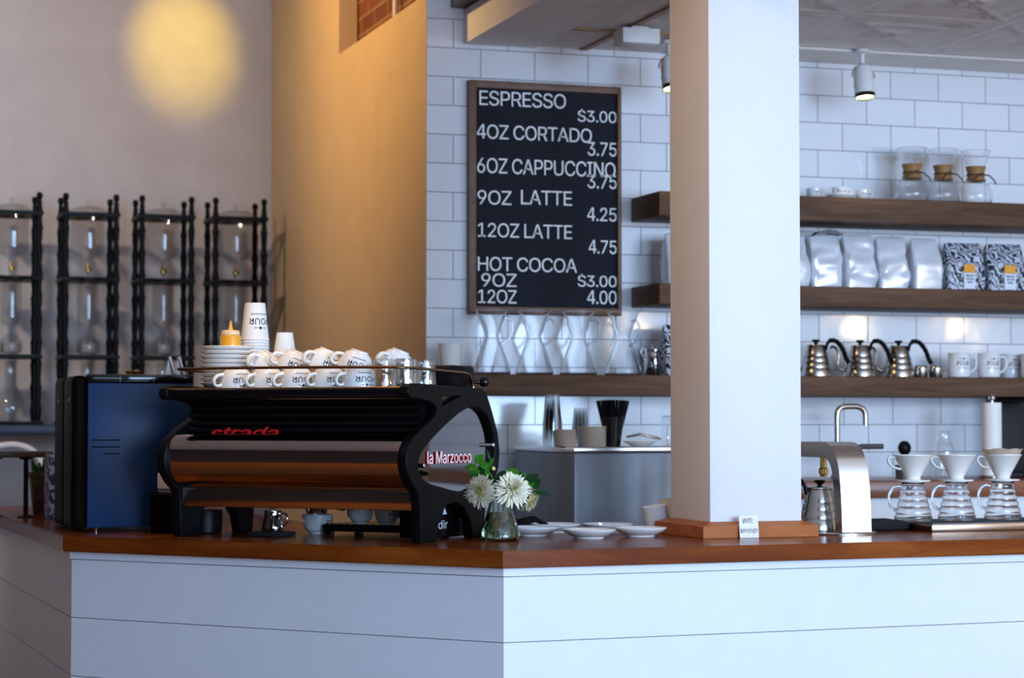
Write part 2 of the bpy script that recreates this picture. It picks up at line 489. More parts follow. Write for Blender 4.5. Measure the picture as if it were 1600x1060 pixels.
# ================================================================ THE SETTING
WALLX, WALLY, FARY, TINZ, HIGHZ = 2.085, 7.5, 10.28, 2.70, 4.35
X0, X1, Y0 = -7.0, 7.0, -3.5
struct('floor', box(BM(), X0-0.1, X1+0.1, Y0-0.1, FARY+0.1, -0.1, 0), 'floor')
struct('ceiling', box(BM(), X0-0.1, X1+0.1, Y0-0.1, FARY+0.1, HIGHZ, HIGHZ+0.1), 'soffit')
struct('wall_far', box(BM(), X0-0.1, WALLX+0.2, FARY, FARY+0.1, 0, HIGHZ), 'grey_wall')
struct('wall_left', box(BM(), X0-0.1, X0, Y0, FARY, 0, HIGHZ), 'room_wall')
struct('wall_right', box(BM(), X1, X1+0.1, Y0, WALLY, 0, HIGHZ), 'grey_wall')
struct('wall_tile', box(BM(), WALLX+0.002, X1, WALLY, WALLY+0.1, 0, HIGHZ), 'tile')
# tan side wall with a tall brick-backed opening near its top
bm = BM()
box(bm, WALLX, WALLX+0.078, WALLY+0.002, FARY, 0, 2.873)
box(bm, WALLX, WALLX+0.078, 8.87, FARY, 2.873, HIGHZ)
box(bm, WALLX, WALLX+0.078, WALLY+0.002, 7.64, 2.873, HIGHZ)
box(bm, WALLX, WALLX+0.078, 7.64, 8.87, 4.1, HIGHZ)
struct('wall_tan', bm, 'tan_wall')
struct('wall_brick', box(BM(), WALLX+0.085, WALLX+0.16, WALLY+0.11, 9.2, 2.6, HIGHZ), 'brick')
# thin pale pipe running down the brick in the opening
pp = on_x(624, 12, WALLX+0.075)
tag(fin('pipe', tube(BM(), [(WALLX+0.060, pp.y, 2.874), (WALLX+0.060, pp.y, 4.09)], 0.012), 'white_metal'),
    'thin pale vertical pipe in front of the brick in the wall opening', 'pipe')
# storefront wall behind the camera with its three window openings
bm = BM()
for a, b in ((X0, -1.3), (0.9, 1.5), (3.7, 4.3), (6.5, X1)): box(bm, a, b, Y0-0.1, Y0, 0, HIGHZ)
for a, b in ((-1.3, 0.9), (1.5, 3.7), (4.3, 6.5)):
    box(bm, a, b, Y0-0.1, Y0, 0, 0.7); box(bm, a, b, Y0-0.1, Y0, 3.3, HIGHZ)
struct('wall_front', bm, 'room_wall')
# painted drop beam, wood ledge on it, tile ceiling and stamped tin ceiling over the bar
struct('soffit', box(BM(), 2.223, 2.496, 5.2, WALLY, TINZ-0.004, 2.82), 'soffit')
struct('trim_1', box(BM(), 2.175, 2.36, 5.2, WALLY, 2.825, 2.875, 0.004), 'dark_wood')
bm = BM(); box(bm, 2.497, 3.0, 5.2, WALLY, TINZ+0.004, 2.82)
struct('ceiling_tile', bm, 'ctile')
bm = BM()
box(bm, 2.673, 2.697, 5.2, WALLY-0.004, TINZ-0.004, TINZ+0.003)
for y in (6.50, 7.11): box(bm, 2.498, 2.99, y-0.012, y+0.012, TINZ-0.003, TINZ+0.0035)
struct('trim_2', bm, 'collar')

def tin_height(x, y):
    """embossed pattern of a pressed tin panel 0.61 m square"""
    P = 0.61
    u = ((x-3.304) / P) % 1.0; v = ((y-6.59) / P) % 1.0
    d = min(u, 1-u, v, 1-v)*P
    h = 0.0
    for c, w, a in ((0.0, 0.020, 0.007), (0.055, 0.011, 0.005), (0.085, 0.006, 0.003), (0.16, 0.012, 0.006), (0.19, 0.006, 0.003)):
        h += a*math.exp(-((d-c)/w)**2)
    cu, cv = (u-0.5)*P, (v-0.5)*P
    for s in (cu+cv, cu-cv):
        if d > 0.02: h += 0.006*math.exp(-(s/0.020)**2) + 0.003*math.exp(-((abs(s)-0.05)/0.008)**2)
    r = math.hypot(cu, cv); h += 0.008*math.exp(-((r-0.045)/0.015)**2)
    if 0.06 < d < 0.15: h += 0.0015*math.sin(x*180)*math.sin(y*180)
    return h
bm = BM()
nx, ny, xa, xb, ya, yb = 210, 170, 3.0, 6.99, 5.2, 7.22
vs = [[bm.verts.new((xa+(xb-xa)*i/nx, ya+(yb-ya)*j/ny, TINZ+0.012-tin_height(xa+(xb-xa)*i/nx, ya+(yb-ya)*j/ny))) for i in range(nx+1)] for j in range(ny+1)]
for j in range(ny):
    for i in range(nx): bm.faces.new((vs[j][i], vs[j+1][i], vs[j+1][i+1], vs[j][i+1]))
box(bm, xa, xb, ya, yb, TINZ+0.02, 2.82)
struct('ceiling_tin', bm, 'tin', angle=60, recalc=False)
bm = BM(); box(bm, 3.0, 6.99, 7.235, WALLY-0.012, TINZ, 2.82); struct('trim_3', bm, 'tin')
struct('ceiling_side', box(BM(), 2.496, X1, 5.1, 5.2, TINZ-0.004, HIGHZ), 'soffit')

# square white pillar standing on the bar, with its chamfered wood base
pl = on_z(1099, 842.5, 1.0)
px0, py0 = pl.x+0.036, pl.y+0.036
px1, py1 = on_y(1252, 700, py0).x, on_x(1047.5, 700, px0).y
bm = box(BM(), px0, px1, py0, py1, 1.0, TINZ+0.0, 0.003)
struct('pillar', bm, 'white_paint', 'square white painted pillar rising from the bar')
bm = BM()
o_, t_ = 0.036, 0.012
lo = [(px0-o_, py0-o_), (px1+o_, py0-o_), (px1+o_, py1+o_), (px0-o_, py1+o_)]
hi = [(px0-0.002, py0-0.002), (px1+0.002, py0-0.002), (px1+0.002, py1+0.002), (px0-0.002, py1+0.002)]
rings = [[bm.verts.new((x, y, 1.001)) for x, y in lo], [bm.verts.new((x, y, 1.034)) for x, y in lo], [bm.verts.new((x, y, 1.046)) for x, y in hi]]
for a, b in zip(rings, rings[1:]):
    for k in range(4): bm.faces.new((a[k], a[(k+1) % 4], b[(k+1) % 4], b[k]))
struct('trim_4', bm, 'base_wood', 'chamfered orange-brown wood base around the pillar foot', angle=20)

# ================================================================ THE BAR
Pb = [Vector((0.60, 8.75)), Vector((0.694, 6.425)), Vector((1.685, 5.325)), Vector((5.2, 5.60))]
def offset_poly(P, d):
    out = []
    for i, p in enumerate(P):
        ns = []
        for a, b in ((i-1, i), (i, i+1)):
            if 0 <= a and b < len(P):
                t = (P[b]-P[a]).normalized(); ns.append(Vector((-t.y, t.x)))
        n = sum(ns, Vector((0, 0))); n = n/(n.length**2)*len(ns) if len(ns) == 2 else ns[0]
        if len(ns) == 2:
            n = (ns[0]+ns[1]); n = n*(1.0/(1+ns[0].dot(ns[1])))
        out.append(p+n*d)
    return out
Pin = offset_poly(Pb, 0.88)
top = thing('countertop', 'thick polished red-brown wood countertop running round the angled bar', 'countertop', (Pb[2].x, Pb[2].y, 0.955))
for i in range(3):
    a, b, c, d = Pb[i], Pb[i+1], Pin[i+1], Pin[i]
    t = (b-a); ang = math.atan2(t.y, t.x)
    inv = Matrix.Rotation(-ang, 2)
    bm = prism(BM(), [tuple(inv @ (q-a)) for q in (a, b, c, d)], 0, 0.045, lambda x, y, h: (x, y, h))
    bmesh.ops.bevel(bm, geom=[e for e in bm.edges if abs(e.verts[0].co.y) < 1e-4 and abs(e.verts[1].co.y) < 1e-4 and abs(e.verts[0].co.z-e.verts[1].co.z) < 1e-5], offset=0.004, segments=2, affect='EDGES')
    fin('slab', bm, 'counter', top, (a.x-Pb[2].x, a.y-Pb[2].y, 0), (0, 0, ang))
bar = thing('bar_counter', 'white shiplap-boarded front of the bar under the wood countertop', 'counter', (Pb[2].x, Pb[2].y, 0))
Pf = offset_poly(Pb, 0.028); Pg = offset_poly(Pb, 0.046); Ph = offset_poly(Pb, 0.060)
for i in range(3):
    bm = BM()
    def face_run(P, Q, z0, z1):
        a, b, c, d = P[i]-Pb[2], P[i+1]-Pb[2], Q[i+1]-Pb[2], Q[i]-Pb[2]
        prism(bm, [tuple(a), tuple(b), tuple(c), tuple(d)], z0, z1, lambda x, y, h: (x, y, h))
    z = 0.931
    while z > 0.02:
        face_run(Pf, Pg, max(0.0, z-0.169+0.0022), z); z -= 0.169
    face_run(Pg, Ph, 0.0, 0.953)
    fin('board_panel', bm, 'bar_paint', bar, angle=20)
    bm = BM()
    a, b, c, d = [q-Pb[2] for q in (offset_poly(Pb, 0.022)[i], offset_poly(Pb, 0.022)[i+1], Pg[i+1], Pg[i])]
    prism(bm, [tuple(a), tuple(b), tuple(c), tuple(d)], 0.9335, 0.9545, lambda x, y, h: (x, y, h))
    fin('cap_strip', bm, 'bar_paint', bar, angle=20)

# ================================================================ SHELVES ON THE TILE WALL
SF = 7.22
def shelf(x0, x1, z0, z1, label):
    cx = (x0+x1)/2
    bm = box(BM(), x0-cx, x1-cx, SF-WALLY, -0.001, z0-z1, 0, 0.004)
    return tag(fin('wall_shelf', bm, 'shelf', loc=(cx, WALLY, z1)), label, 'shelf', 'wood shelves on the tile wall')
LOW, MID, UPP = 1.497, 1.827, 2.157
sx0 = on_y(1030, 300, SF).x
shelf(WALLX+0.012, 5.6, 1.425, LOW, 'longest and lowest floating wood shelf, holding the glass carafes and steel kettles')
shelf(sx0, 5.6, 1.752, MID, 'middle floating wood shelf holding the silver and patterned coffee bags')
shelf(sx0, 5.6, 2.068, UPP, 'highest floating wood shelf holding three wood-collared glass coffee makers')

# ================================================================ MENU BOARD
a = on_y(733.5, 124, 7.462); b = on_y(972, 494, 7.462)
mx0, mx1, mz0, mz1 = a.x, b.x, b.z, a.z
menu = thing('menu_board', 'tall black letter board menu in a brown wood frame on the white tile wall', 'menu board', ((mx0+mx1)/2, WALLY, mz0))
def mb(x0, x1, z0, z1, y0, y1, bev=0.0, bm=None):
    return box(bm or BM(), x0-menu.location.x, x1-menu.location.x, y0-WALLY, y1-WALLY, z0-mz0, z1-mz0, bev)
fw_ = 0.027; fr_ = 0.0150
bm = BM()
mb(mx0, mx0+fw_, mz0, mz1, 7.462, 7.499, 0.003, bm); mb(mx1-fr_, mx1, mz0, mz1, 7.462, 7.499, 0.003, bm)
mb(mx0+fw_-0.001, mx1-fr_+0.001, mz1-fw_, mz1, 7.462, 7.499, 0.003, bm); mb(mx0+fw_-0.001, mx1-fr_+0.001, mz0, mz0+fw_, 7.462, 7.499, 0.003, bm)
fin('frame', bm, 'frame_wood', menu)
bm = BM()
mb(mx0+fw_-0.004, mx1-fr_+0.004, mz0+fw_-0.004, mz1-fw_+0.004, 7.482, 7.498, 0, bm)
nrib = 66
for k in range(nrib):
    z = mz0+fw_+(mz1-mz0-2*fw_)*(k+0.5)/nrib
    mb(mx0+fw_, mx1-fr_, z-0.0042, z+0.0042, 7.479, 7.483, 0, bm)
fin('felt_panel', bm, 'board', menu)
MENU = [('ESPRESSO', 749, 884, 140, 165), ('$3.00', 902.5, 963, 169, 193), ('4OZ CORTADO', 745, 924.5, 192.5, 217), ('3.75', 918, 964, 221, 244),
        ('6OZ CAPPUCCINO', 745.5, 961.5, 245, 271), ('3.75', 918, 964.5, 272, 295), ('9OZ', 746, 799, 296, 320), ('LATTE', 814, 893.5, 296, 320), ('4.25', 917.5, 964.5, 323, 346),
        ('12OZ LATTE', 746.5, 893.5, 347, 371), ('4.75', 920, 964.5, 374, 397), ('HOT COCOA', 746.5, 901.5, 400, 424), ('9OZ', 752, 807, 426, 448.5),
        ('$3.00', 902.5, 964.5, 427, 451), ('12OZ', 747, 807, 451.5, 474.5), ('4.00', 917.5, 964.5, 453, 476)]
for s, u0, u1, v0, v1 in MENU:
    p0 = on_y(u0, v1, 7.478); p1 = on_y(min(u1, 963.2), v0, 7.478); zt = on_y(u0, v0, 7.478).z
    h = zt-p0.z
    bm = text_fit(s, p1.x-p0.x, h*0.93, 0.002, spacing=0.93)
    bm.transform(Tm(rx=PI/2))
    o = fin('lettering', bm, 'white_letter', menu, (p0.x-menu.location.x, 7.4785-WALLY, p0.z+h*0.03-mz0))
    o['label'] = 'white letters ' + ' '.join(s.split())

# ================================================================ ESPRESSO MACHINE
# local frame: x along the machine towards its free end, y away from the customer, z up; origin at the near foot
MO, MR = Vector((1.578, 5.718, 1.0)), math.atan2(-0.694, 0.72)
ML = 0.815
mach = thing('espresso_machine', 'wide black and chrome espresso machine with curved open side frames on the bar', 'espresso machine', MO, MR)
MM = Tm(MO, rz=MR)
outer = [(-.077, .408), (-.074, .425), (-.060, .434), (-.02, .436), (.36, .426), (.39, .418), (.43, .36), (.465, .30), (.478, .245), (.47, .195), (.44, .155), (.405, .13),
         (.385, .08), (.375, 0), (.305, 0), (.29, .05), (.25, .088), (.20, .105), (.15, .10), (.108, .07), (.092, .03), (.088, 0), (0, 0), (-.003, .06), (-.008, .11),
         (-.018, .137), (-.05, .16), (-.073, .185), (-.084, .21), (-.085, .235), (-.075, .262), (-.052, .284), (0, .312), (.05, .333), (.082, .350), (.088, .362), (.078, .376), (.05, .386), (-.02, .393), (-.066, .395)]
hole = [(-.015, .226), (.02, .26), (.114, .309), (.18, .338), (.229, .357), (.292, .372), (.35, .368), (.40, .343), (.438, .291), (.445, .24), (.432, .19), (.38, .157), (.28, .134), (.20, .138), (.114, .151), (.04, .164), (.003, .181), (-.016, .202)]
hole = [tuple(p) for p in catmull([Vector((a, b, 0)) for a, b in hole], 4, True)]
hole = [(p[0], p[1]) for p in hole]
po1 = [(.118, .372), (.235, .405), (.125, .400)]
po2 = [(.095, .128), (.155, .118), (.118, .100)]
SIDE = Matrix(((0, 0, 1, 0), (1, 0, 0, 0), (0, 1, 0, 0), (0, 0, 0, 1)))   # plate (s, z, thickness) -> (x, y, z)
for sgn, xc in ((0, -0.015), (1, -ML+0.015)):
    bm = plate([outer, hole, po1], 0.015, 0.004, SIDE)
    fin('side_frame', bm, 'satin_black', mach, (xc, 0, 0))
    bm = plate([[(a*0.985+0.003, b*0.985+0.0035) if False else (a+(0.006 if a > .2 else -0.006), b+(0.006 if b > .25 else -0.006)) for a, b in hole]], 0.002, 0, SIDE)
    o = fin('side_mirror', bm, 'mirror', mach, (xc-0.004 if sgn == 0 else xc+0.004, 0, 0)); o['label'] = 'mirror-polished side plate'
    bm = BM()
    box(bm, -0.002, 0.002, .11, .25, .365, .410)
    fin('pocket_plate', bm, 'bronze', mach, (xc-0.008 if sgn == 0 else xc+0.008, 0, 0))
    for (s_, z_) in ((.006, .212), (.425, .264)):
        bm = lathe(BM(), [(0, 0), (.006, 0), (.006, .024), (.0045, .026), (0, .026)], 14, Tm((xc-0.004, s_, z_), ry=PI/2 if sgn == 0 else -PI/2))
        fin('standoff_bolt', bm, 'chrome', mach)
xl, xr = -ML+0.031, -0.031
prof = [(p.x, p.y) for p in catmull([Vector(q).to_3d() for q in ((.05, .298), (0, .2975), (-.03, .293), (-.052, .280), (-.066, .258), (-.070, .232), (-.069, .21), (-.060, .186), (-.040, .163), (-.015, .148), (.0, .144))], 6)]
prof += [(.05, .144)]
fin('steel_barrel', prism(BM(), prof, xl, xr, lambda a, b, h: (h, a, b)), 'barrel', mach, angle=25)['label'] = 'polished steel barrel housing'
fin('lower_panel', box(BM(), xl, xr, 0.002, .012, .088, .1438, 0.002), 'barrel', mach)
bm = BM()
box(bm, xl, xr, .052, .40, .128, .395); fin('inner_body', bm, 'dark', mach)
bm = BM()
for k, z in enumerate((.372, .350, .328, .309)):
    tube(bm, [(xl, .046-.004*k, z), (xr, .046-.004*k, z)], .0085, 12)
fin('rear_grille', bm, 'gloss_black', mach)
bm = BM()
box(bm, xl, xr, -.068, .385, .398, .4225, .003)
fin('cup_tray', bm, 'gloss_black', mach)
bm = BM(); tube(bm, [(xl, -.0665, .4245), (xr, -.0665, .4245)], .0022, 8)
fin('tray_edge', bm, 'brass', mach)
ring = catmull([(-.800, .345, .424), (-.80, .34, .455), (-.797, .31, .470), (-.792, .16, .476), (-.785, .0, .481), (-.765, -.045, .482), (-.72, -.056, .482), (-.4, -.058, .482), (-.12, -.058, .480), (-.05, -.054, .479), (-.025, -.02, .478), (-.021, .05, .477), (-.02, .175, .473), (-.02, .29, .470), (-.02, .325, .462), (-.02, .342, .44), (-.02, .345, .424)], 5)
fin('cup_rail', tube(BM(), ring, .0042, 10), 'bronze', mach)
bm = BM(); box(bm, -.135, -.034, .245, .385, .4235, .492, .010)
fin('control_housing', bm, 'satin_black', mach)
bm = BM()
lathe(bm, [(0, -.016), (.008, -.0145), (.014, -.008), (.016, 0), (.014, .008), (.008, .0145), (0, .016)], 20, Tm((-.012, .400, .446)))
tube(bm, [(-.034, .375, .446), (-.02, .395, .446)], .006)
fin('steam_knob', bm, 'gloss_black', mach)
# the two brewing groups and the handles of their filter holders on the barista's side
for x in (-.56, -.25):
    bm = lathe(BM(), [(0, .046), (.020, .046), (.027, .052), (.033, .062), (.036, .082), (.036, .104), (.045, .106), (.045, .1279), (0, .1279)], 24, Tm((x, .375, 0)))
    g = fin('brew_group', bm, 'chrome', mach)
    bm = BM(); tube(bm, [(x, .411, .085), (x, .45, .082), (x, .53, .072)], [.009, .012, .013], 12)
    fin('portafilter_handle', bm, 'satin_black', g)
bm = BM(); box(bm, -.47, -.15, .26, .46, .012, .032, .003)
for k in range(14): box(bm, -.465+.0225*k, -.452+.0225*k, .265, .455, .0315, .034)
for x in (-.455, -.165):
    for y in (.275, .445): box(bm, x-.01, x+.01, y-.01, y+.01, 0.0005, .0125)
fin('drip_tray', bm, 'gloss_black', mach)
bm = BM(); box(bm, -.16, -.05, .16, .40, .004, .120, .006)
lb = fin('water_box', bm, 'gloss_black', mach)
bm = text_fit('dir', .055, .024); bm.transform(Tm((-.0494, .19, .03), rz=PI/2) @ Tm(rx=PI/2)); fin('lettering', bm, 'white_label', lb)
bm = BM(); prism(bm, [(.215, .070), (.240, .070), (.2275, .090)], -.0497, -.0492, lambda a, b, h: (h, a, b)); fin('emblem', bm, 'white_label', lb)
bm = text_fit('la Marzocco', .262, .034, .003, offset=0.012); bm.transform(Tm((-.0155, .055, .214), rz=PI/2) @ Tm(rx=PI/2))
o = fin('side_lettering', bm, 'red', mach); o['label'] = 'red raised script lettering'
bm = text_fit('la Marzocco', .262, .034, .001, offset=0); bm.transform(Tm((-.0122, .055, .215), rz=PI/2) @ Tm(rx=PI/2))
fin('lettering_face', bm, 'white_letter', mach)
bm = text_fit('strada', .235, .034, .003, offset=0.008, shear=0.45); bm.transform(Tm((-.70, .012, .283), rx=PI/2))
o = fin('rear_lettering', bm, 'red', mach); o['label'] = 'red script lettering behind the barrel'

# ================================================================ CUPS, SAUCERS, GLASSES ON THE MACHINE
def prof_r(prof):
    def f(z):
        for (r0, z0), (r1, z1) in zip(prof, prof[1:]):
            if z0 <= z <= z1 and z1 > z0: return r0+(r1-r0)*(z-z0)/(z1-z0)
        return prof[-1][0] if z > prof[-1][1] else prof[0][0]
    return f

CUP_OUT = [(.0240, 0), (.0255, .002), (.0255, .005), (.0310, .0075), (.0385, .014), (.0440, .0235), (.0475, .036), (.0493, .050), (.0498, .0615)]
def logo(word_w, word_h, z, rf, a0):
    """the word in capitals, a round crest with a dash on either side above it and a row of tiny marks below"""
    bm = wrap(text_fit('POUR', word_w, word_h, offset=0.006), a0, z, rf)
    b2 = BM()
    bmesh.ops.create_circle(b2, cap_ends=True, segments=14, radius=word_h*.24, matrix=Tm((0, word_h*1.52, 0)))
    for s_ in (-1, 1):
        vs = [b2.verts.new((s_*word_h*x, word_h*y, 0)) for x, y in ((.42, 1.46), (.95, 1.46), (.95, 1.58), (.42, 1.58))]; b2.faces.new(vs)
    for k in range(9):
        x = (k-4)*word_h*.34; y = -word_h*.75
        vs = [b2.verts.new((x+dx*word_h, y+dy*word_h, 0)) for dx, dy in ((-.09, 0), (.09, 0), (.09, .20), (-.09, .20))]; b2.faces.new(vs)
    zc = z; y0 = min(v.co.y for v in b2.verts)
    return merge(bm, wrap(b2, a0, z, rf))

def make_cup(name, label, cat, group, s=1.0, handle=True):
    t = thing(name, label, cat, group=group)
    P = [(r*s, z*s) for r, z in CUP_OUT]
    inner = [(r-.0032*s, z+.003*s if z < .01*s else z) for r, z in P if z > .007*s][::-1]
    prof = [(0, .0015*s)] + P + [(P[-1][0]-.0016*s, P[-1][1]+.0012*s)] + inner + [(0, .0095*s)]
    fin('cup_body', lathe(BM(), prof, 40), 'porcelain', t, angle=50)
    h = catmull([(.046*s, 0, .050*s), (.058*s, 0, .055*s), (.069*s, 0, .050*s), (.0705*s, 0, .038*s), (.061*s, 0, .026*s), (.042*s, 0, .022*s)], 5)
    fin('cup_handle', tube(BM(), h, .0050*s, 10, flat=1.5), 'porcelain', t)
    rf = prof_r(P)
    bm = logo(.062*s, .0155*s, .0305*s, rf, -PI/2)
    fin('cup_logo', bm, 'ink', t, recalc=False)['label'] = 'dark blue lettering POUR under a small round crest'
    return t

def inv_mtx(p, psi, tilt=0.0, tdir=0.0):
    """upside down at p, turned psi, tilted by tilt towards the world direction tdir"""
    ax = Vector((-math.sin(tdir), math.cos(tdir), 0))
    return Matrix.Translation(p) @ Matrix.Rotation(tilt, 4, ax) @ Matrix.Rotation(psi, 4, 'Z') @ Matrix.Rotation(PI, 4, 'Y')

TRAY = 0.4245
CH = .0630
cupA = make_cup('cappuccino_cup', '', 'cup', 'upturned white cups on top of the espresso machine')
lowx = [-.617, -.516, -.415, -.314, -.2125]
lowlab = ['upturned white cup on the tray beside the saucer stack, first of the lower row', 'upturned white cup, second of the lower row counted from the saucers',
          'upturned white cup in the middle of the lower row on the machine', 'upturned white cup, fourth of the lower row counted from the saucers', 'upturned white cup of the lower row standing next to the glass tumblers']
for k, x in enumerate(lowx):
    p = MM @ Vector((x, .026 + (.006 if k % 2 else 0), TRAY+CH-.0002))
    m = inv_mtx(p, R(15 + (0, 6, -5, 3, -3)[k]))
    if k == 0: place(cupA, m); cupA['label'] = lowlab[0]
    else: dup(cupA, lowlab[k], matrix=m)
ups = [(-.568, .134, .106, 25, -20, 30, 'upper white cup tipped steeply over beside the saucer stack'), (-.474, .132, .109, 21, -25, 4, 'upper tilted white cup, second along from the saucer stack'),
       (-.371, .128, .112, 22, -20, 22, 'upper tilted white cup with its word partly hidden, third along from the saucers'), (-.268, .126, .108, 18, -30, -6, 'upper tilted white cup with its whole word facing the room, fourth along'),
       (-.176, .200, .110, 22, -25, 26, 'upper tilted white cup half hidden behind the glass tumblers')]
for x, y, z, tl, td, ps, lab in ups:      # second row, tipped to one side against the first
    dup(cupA, lab, matrix=inv_mtx(MM @ Vector((x, y, TRAY+z)), R(ps), R(tl), R(td)))

def make_saucer(name, label, group, r=.078):
    k = r/.078
    prof = [(0, .004), (.036*k, .004), (.038*k, 0), (.042*k, 0), (.043*k, .003), (.056*k, .0068), (.070*k, .0130), (.0772*k, .0178), (.078*k, .0195), (.0768*k, .0205), (.068*k, .0175), (.054*k, .0110), (.042*k, .0085), (0, .0080)]
    return tag(fin(name, lathe(BM(), prof, 48), 'porcelain', angle=50), label, 'saucer', group)
ords = ['bottom', 'second from the bottom', 'third from the bottom', 'fourth from the bottom', 'middle', 'fifth from the top', 'fourth from the top', 'third from the top', 'second from the top', 'topmost']
sau = None
for k in range(9):
    lab = f'white saucer in the stack on the espresso machine, {(ords[:4]+["middle"]+ords[6:])[k]}'
    p = MM @ Vector((-.706, .112, TRAY+.0132*k))
    if sau is None: sau = make_saucer('saucer', lab, 'stack of saucers on the espresso machine'); sau.location = p
    else: dup(sau, lab, loc=p, rot=k*.4)
SAUTOP = TRAY+.0132*8+.0083

bot = thing('squeeze_bottle', 'squeeze bottle of amber syrup with a pointed orange nozzle on the saucer stack', 'bottle', MM @ Vector((-.700, .120, SAUTOP+.0005)))
fin('bottle_body', lathe(BM(), [(0, 0), (.028, 0), (.030, .002), (.030, .040), (.029, .043), (.027, .0445), (0, .0445)], 32), 'honey', bot)
fin('screw_cap', lathe(BM(), [(0, .045), (.027, .045), (.0275, .047), (.0265, .056), (.020, .059), (0, .059)], 32), 'cap', bot)
fin('nozzle_tip', lathe(BM(), [(0, .059), (.008, .059), (.006, .066), (.0022, .086), (0, .087)], 18), 'nozzle', bot)

def make_paper_cup(name, label, group, rb=.0305, rt=.0415, h=.110, word=True, m='paper'):
    t = thing(name, label, 'paper cup', group=group)
    prof = [(0, .004), (rb-.0006, .004), (rb-.0004, 0), (rb, 0), (rt, h-.003), (rt+.0016, h-.003), (rt+.0024, h-.0015), (rt+.0016, h), (rt-.0004, h), (rb+(rt-rb)*.0048/h-.0004, .0048), (0, .0048)]
    fin('cup_wall', lathe(BM(), prof, 40), m, t, angle=50)
    if word:
        rf = lambda z: rb+(rt-rb)*z/h
        fin('cup_logo', logo(.066, .0190, .046, rf, -PI/2), 'ink', t, recalc=False)
    return t
pb = Vector((-.712, .268, TRAY+.1105))
pc = make_paper_cup('paper_cup', 'top white paper cup printed POUR in the tall upturned stack on the machine', 'tall stack of paper cups on the machine')
NP = 18
place(pc, inv_mtx(MM @ (pb + Vector((0, 0, .0088*(NP-1)))), R(15)))
pcn = make_paper_cup('paper_cup', '', 'tall stack of paper cups on the machine', word=False)
for k in range(NP-1):
    lab = 'white paper cup lower in the tall upturned stack, only its rolled rim showing' 
    m = inv_mtx(MM @ (pb + Vector((0, 0, .0088*k))), R(20+k*9))
    if k == 0: place(pcn, m); pcn['label'] = lab
    else: dup(pcn, lab, matrix=m)
sp = make_paper_cup('paper_cup', 'small plain white paper cup topping the short stack behind the tall paper cups', 'short stack of plain paper cups on the machine', .0245, .036, .085, False)
place(sp, inv_mtx(MM @ Vector((-.655, .344, TRAY+.0857+.0088*10)), 0))
for k in range(10):
    dup(sp, 'small plain white paper cup lower in the short upturned stack, hidden but for its rim', matrix=inv_mtx(MM @ Vector((-.655, .344, TRAY+.0857+.0088*k)), R(15*k)))

gx = [(-.130, .020), (-.0655, .022), (-.098, .080), (-.0655, .137), (-.132, .138), (-.098, .196)]
glab = ['glass tumbler nearest the cups in the front row on the machine', 'glass tumbler at the free end of the front row on the machine', 'glass tumbler in the second row, behind the gap of the front pair', 'glass tumbler at the free end of the third row, near the rail', 'glass tumbler in the third row next to the cups', 'rearmost glass tumbler, right in front of the black housing']
tum = None
for k, (x, y) in enumerate(gx):
    p = MM @ Vector((x, y, TRAY+.0003))
    if tum is None:
        prof = [(0, .006), (.024, .006), (.0275, .0005), (.029, 0), (.032, .012)]
        bm = BM(); seg = 36
        # upturned facetted tumbler: rim down, thick base up
        pr = [(.0318, 0), (.0318, .020), (.0315, .028), (.0300, .070), (.0285, .078), (.024, .080), (0, .0795), (0, .066), (.024, .066), (.0275, .062), (.0295, .028), (.0296, .020), (.0296, 0)]
        lathe(bm, pr, seg, closed=True)
        for v in bm.verts:
            if .022 < v.co.z < .074:
                a = math.atan2(v.co.y, v.co.x); f_ = 1-.045*abs(math.sin(6*a)); v.co.x *= f_; v.co.y *= f_
        tum = tag(fin('glass_tumbler', bm, 'tumbler', angle=25), glab[0], 'glass', 'upturned glass tumblers on the espresso machine'); tum.location = p
    else: dup(tum, glab[k], loc=p, rot=k*.7)

# cups under the machine
p = on_z(497, 833, 1.0)
dup(cupA, 'upright white cup standing on the countertop under the espresso machine', loc=MM @ Vector((-.515, .305, .0006)), rot=R(60), scale=.92)
dup(cupA, 'small upright white cup on the drip tray under the machine, beside the lone cup', loc=MM @ Vector((-.355, .283, .0345)), rot=R(120), scale=.74)
dup(cupA, 'small upright white cup on the drip tray nearest the machine foot', loc=MM @ Vector((-.268, .283, .0345)), rot=R(30), scale=.74)
# dark knock box, steel pitcher and tamper seen through the gap under the machine
kb = thing('knock_box', 'dark rounded knock box behind the machine foot, under the machine', 'knock box', MM @ Vector((-.848, .212, .0006)), MR)
fin('tub', lathe(BM(), [(0, 0), (.045, 0), (.050, .004), (.052, .05), (.050, .068), (.047, .068), (.048, .05), (.045, .008), (0, .008)], 32), 'satin_black', kb)
fin('knock_bar', tube(BM(), [(-.049, 0, .055), (.049, 0, .055)], .007), 'satin_black', kb)
pi_ = thing('milk_pitcher', 'small shiny steel milk pitcher on the bar under the machine', 'pitcher', MM @ Vector((-.665, .300, .0006)), MR)
fin('pitcher_body', lathe(BM(), [(0, 0), (.032, 0), (.034, .003), (.034, .02), (.026, .05), (.027, .066), (.0262, .066), (.0252, .05), (.033, .02), (.031, .005), (0, .004)], 32), 'chrome', pi_)
fin('pitcher_handle', tube(BM(), catmull([(.026, 0, .058), (.045, 0, .056), (.048, 0, .035), (.033, 0, .018)], 5), .003), 'chrome', pi_)
tm = thing('tamper_mat', 'black rubber tamping mat lying on the bar under the machine', 'mat', MM @ Vector((-.58, .165, .0006)), MR)
fin('mat_pad', box(BM(), -.055, .055, -.05, .04, 0, .012, .004), 'cloth_black', tm)

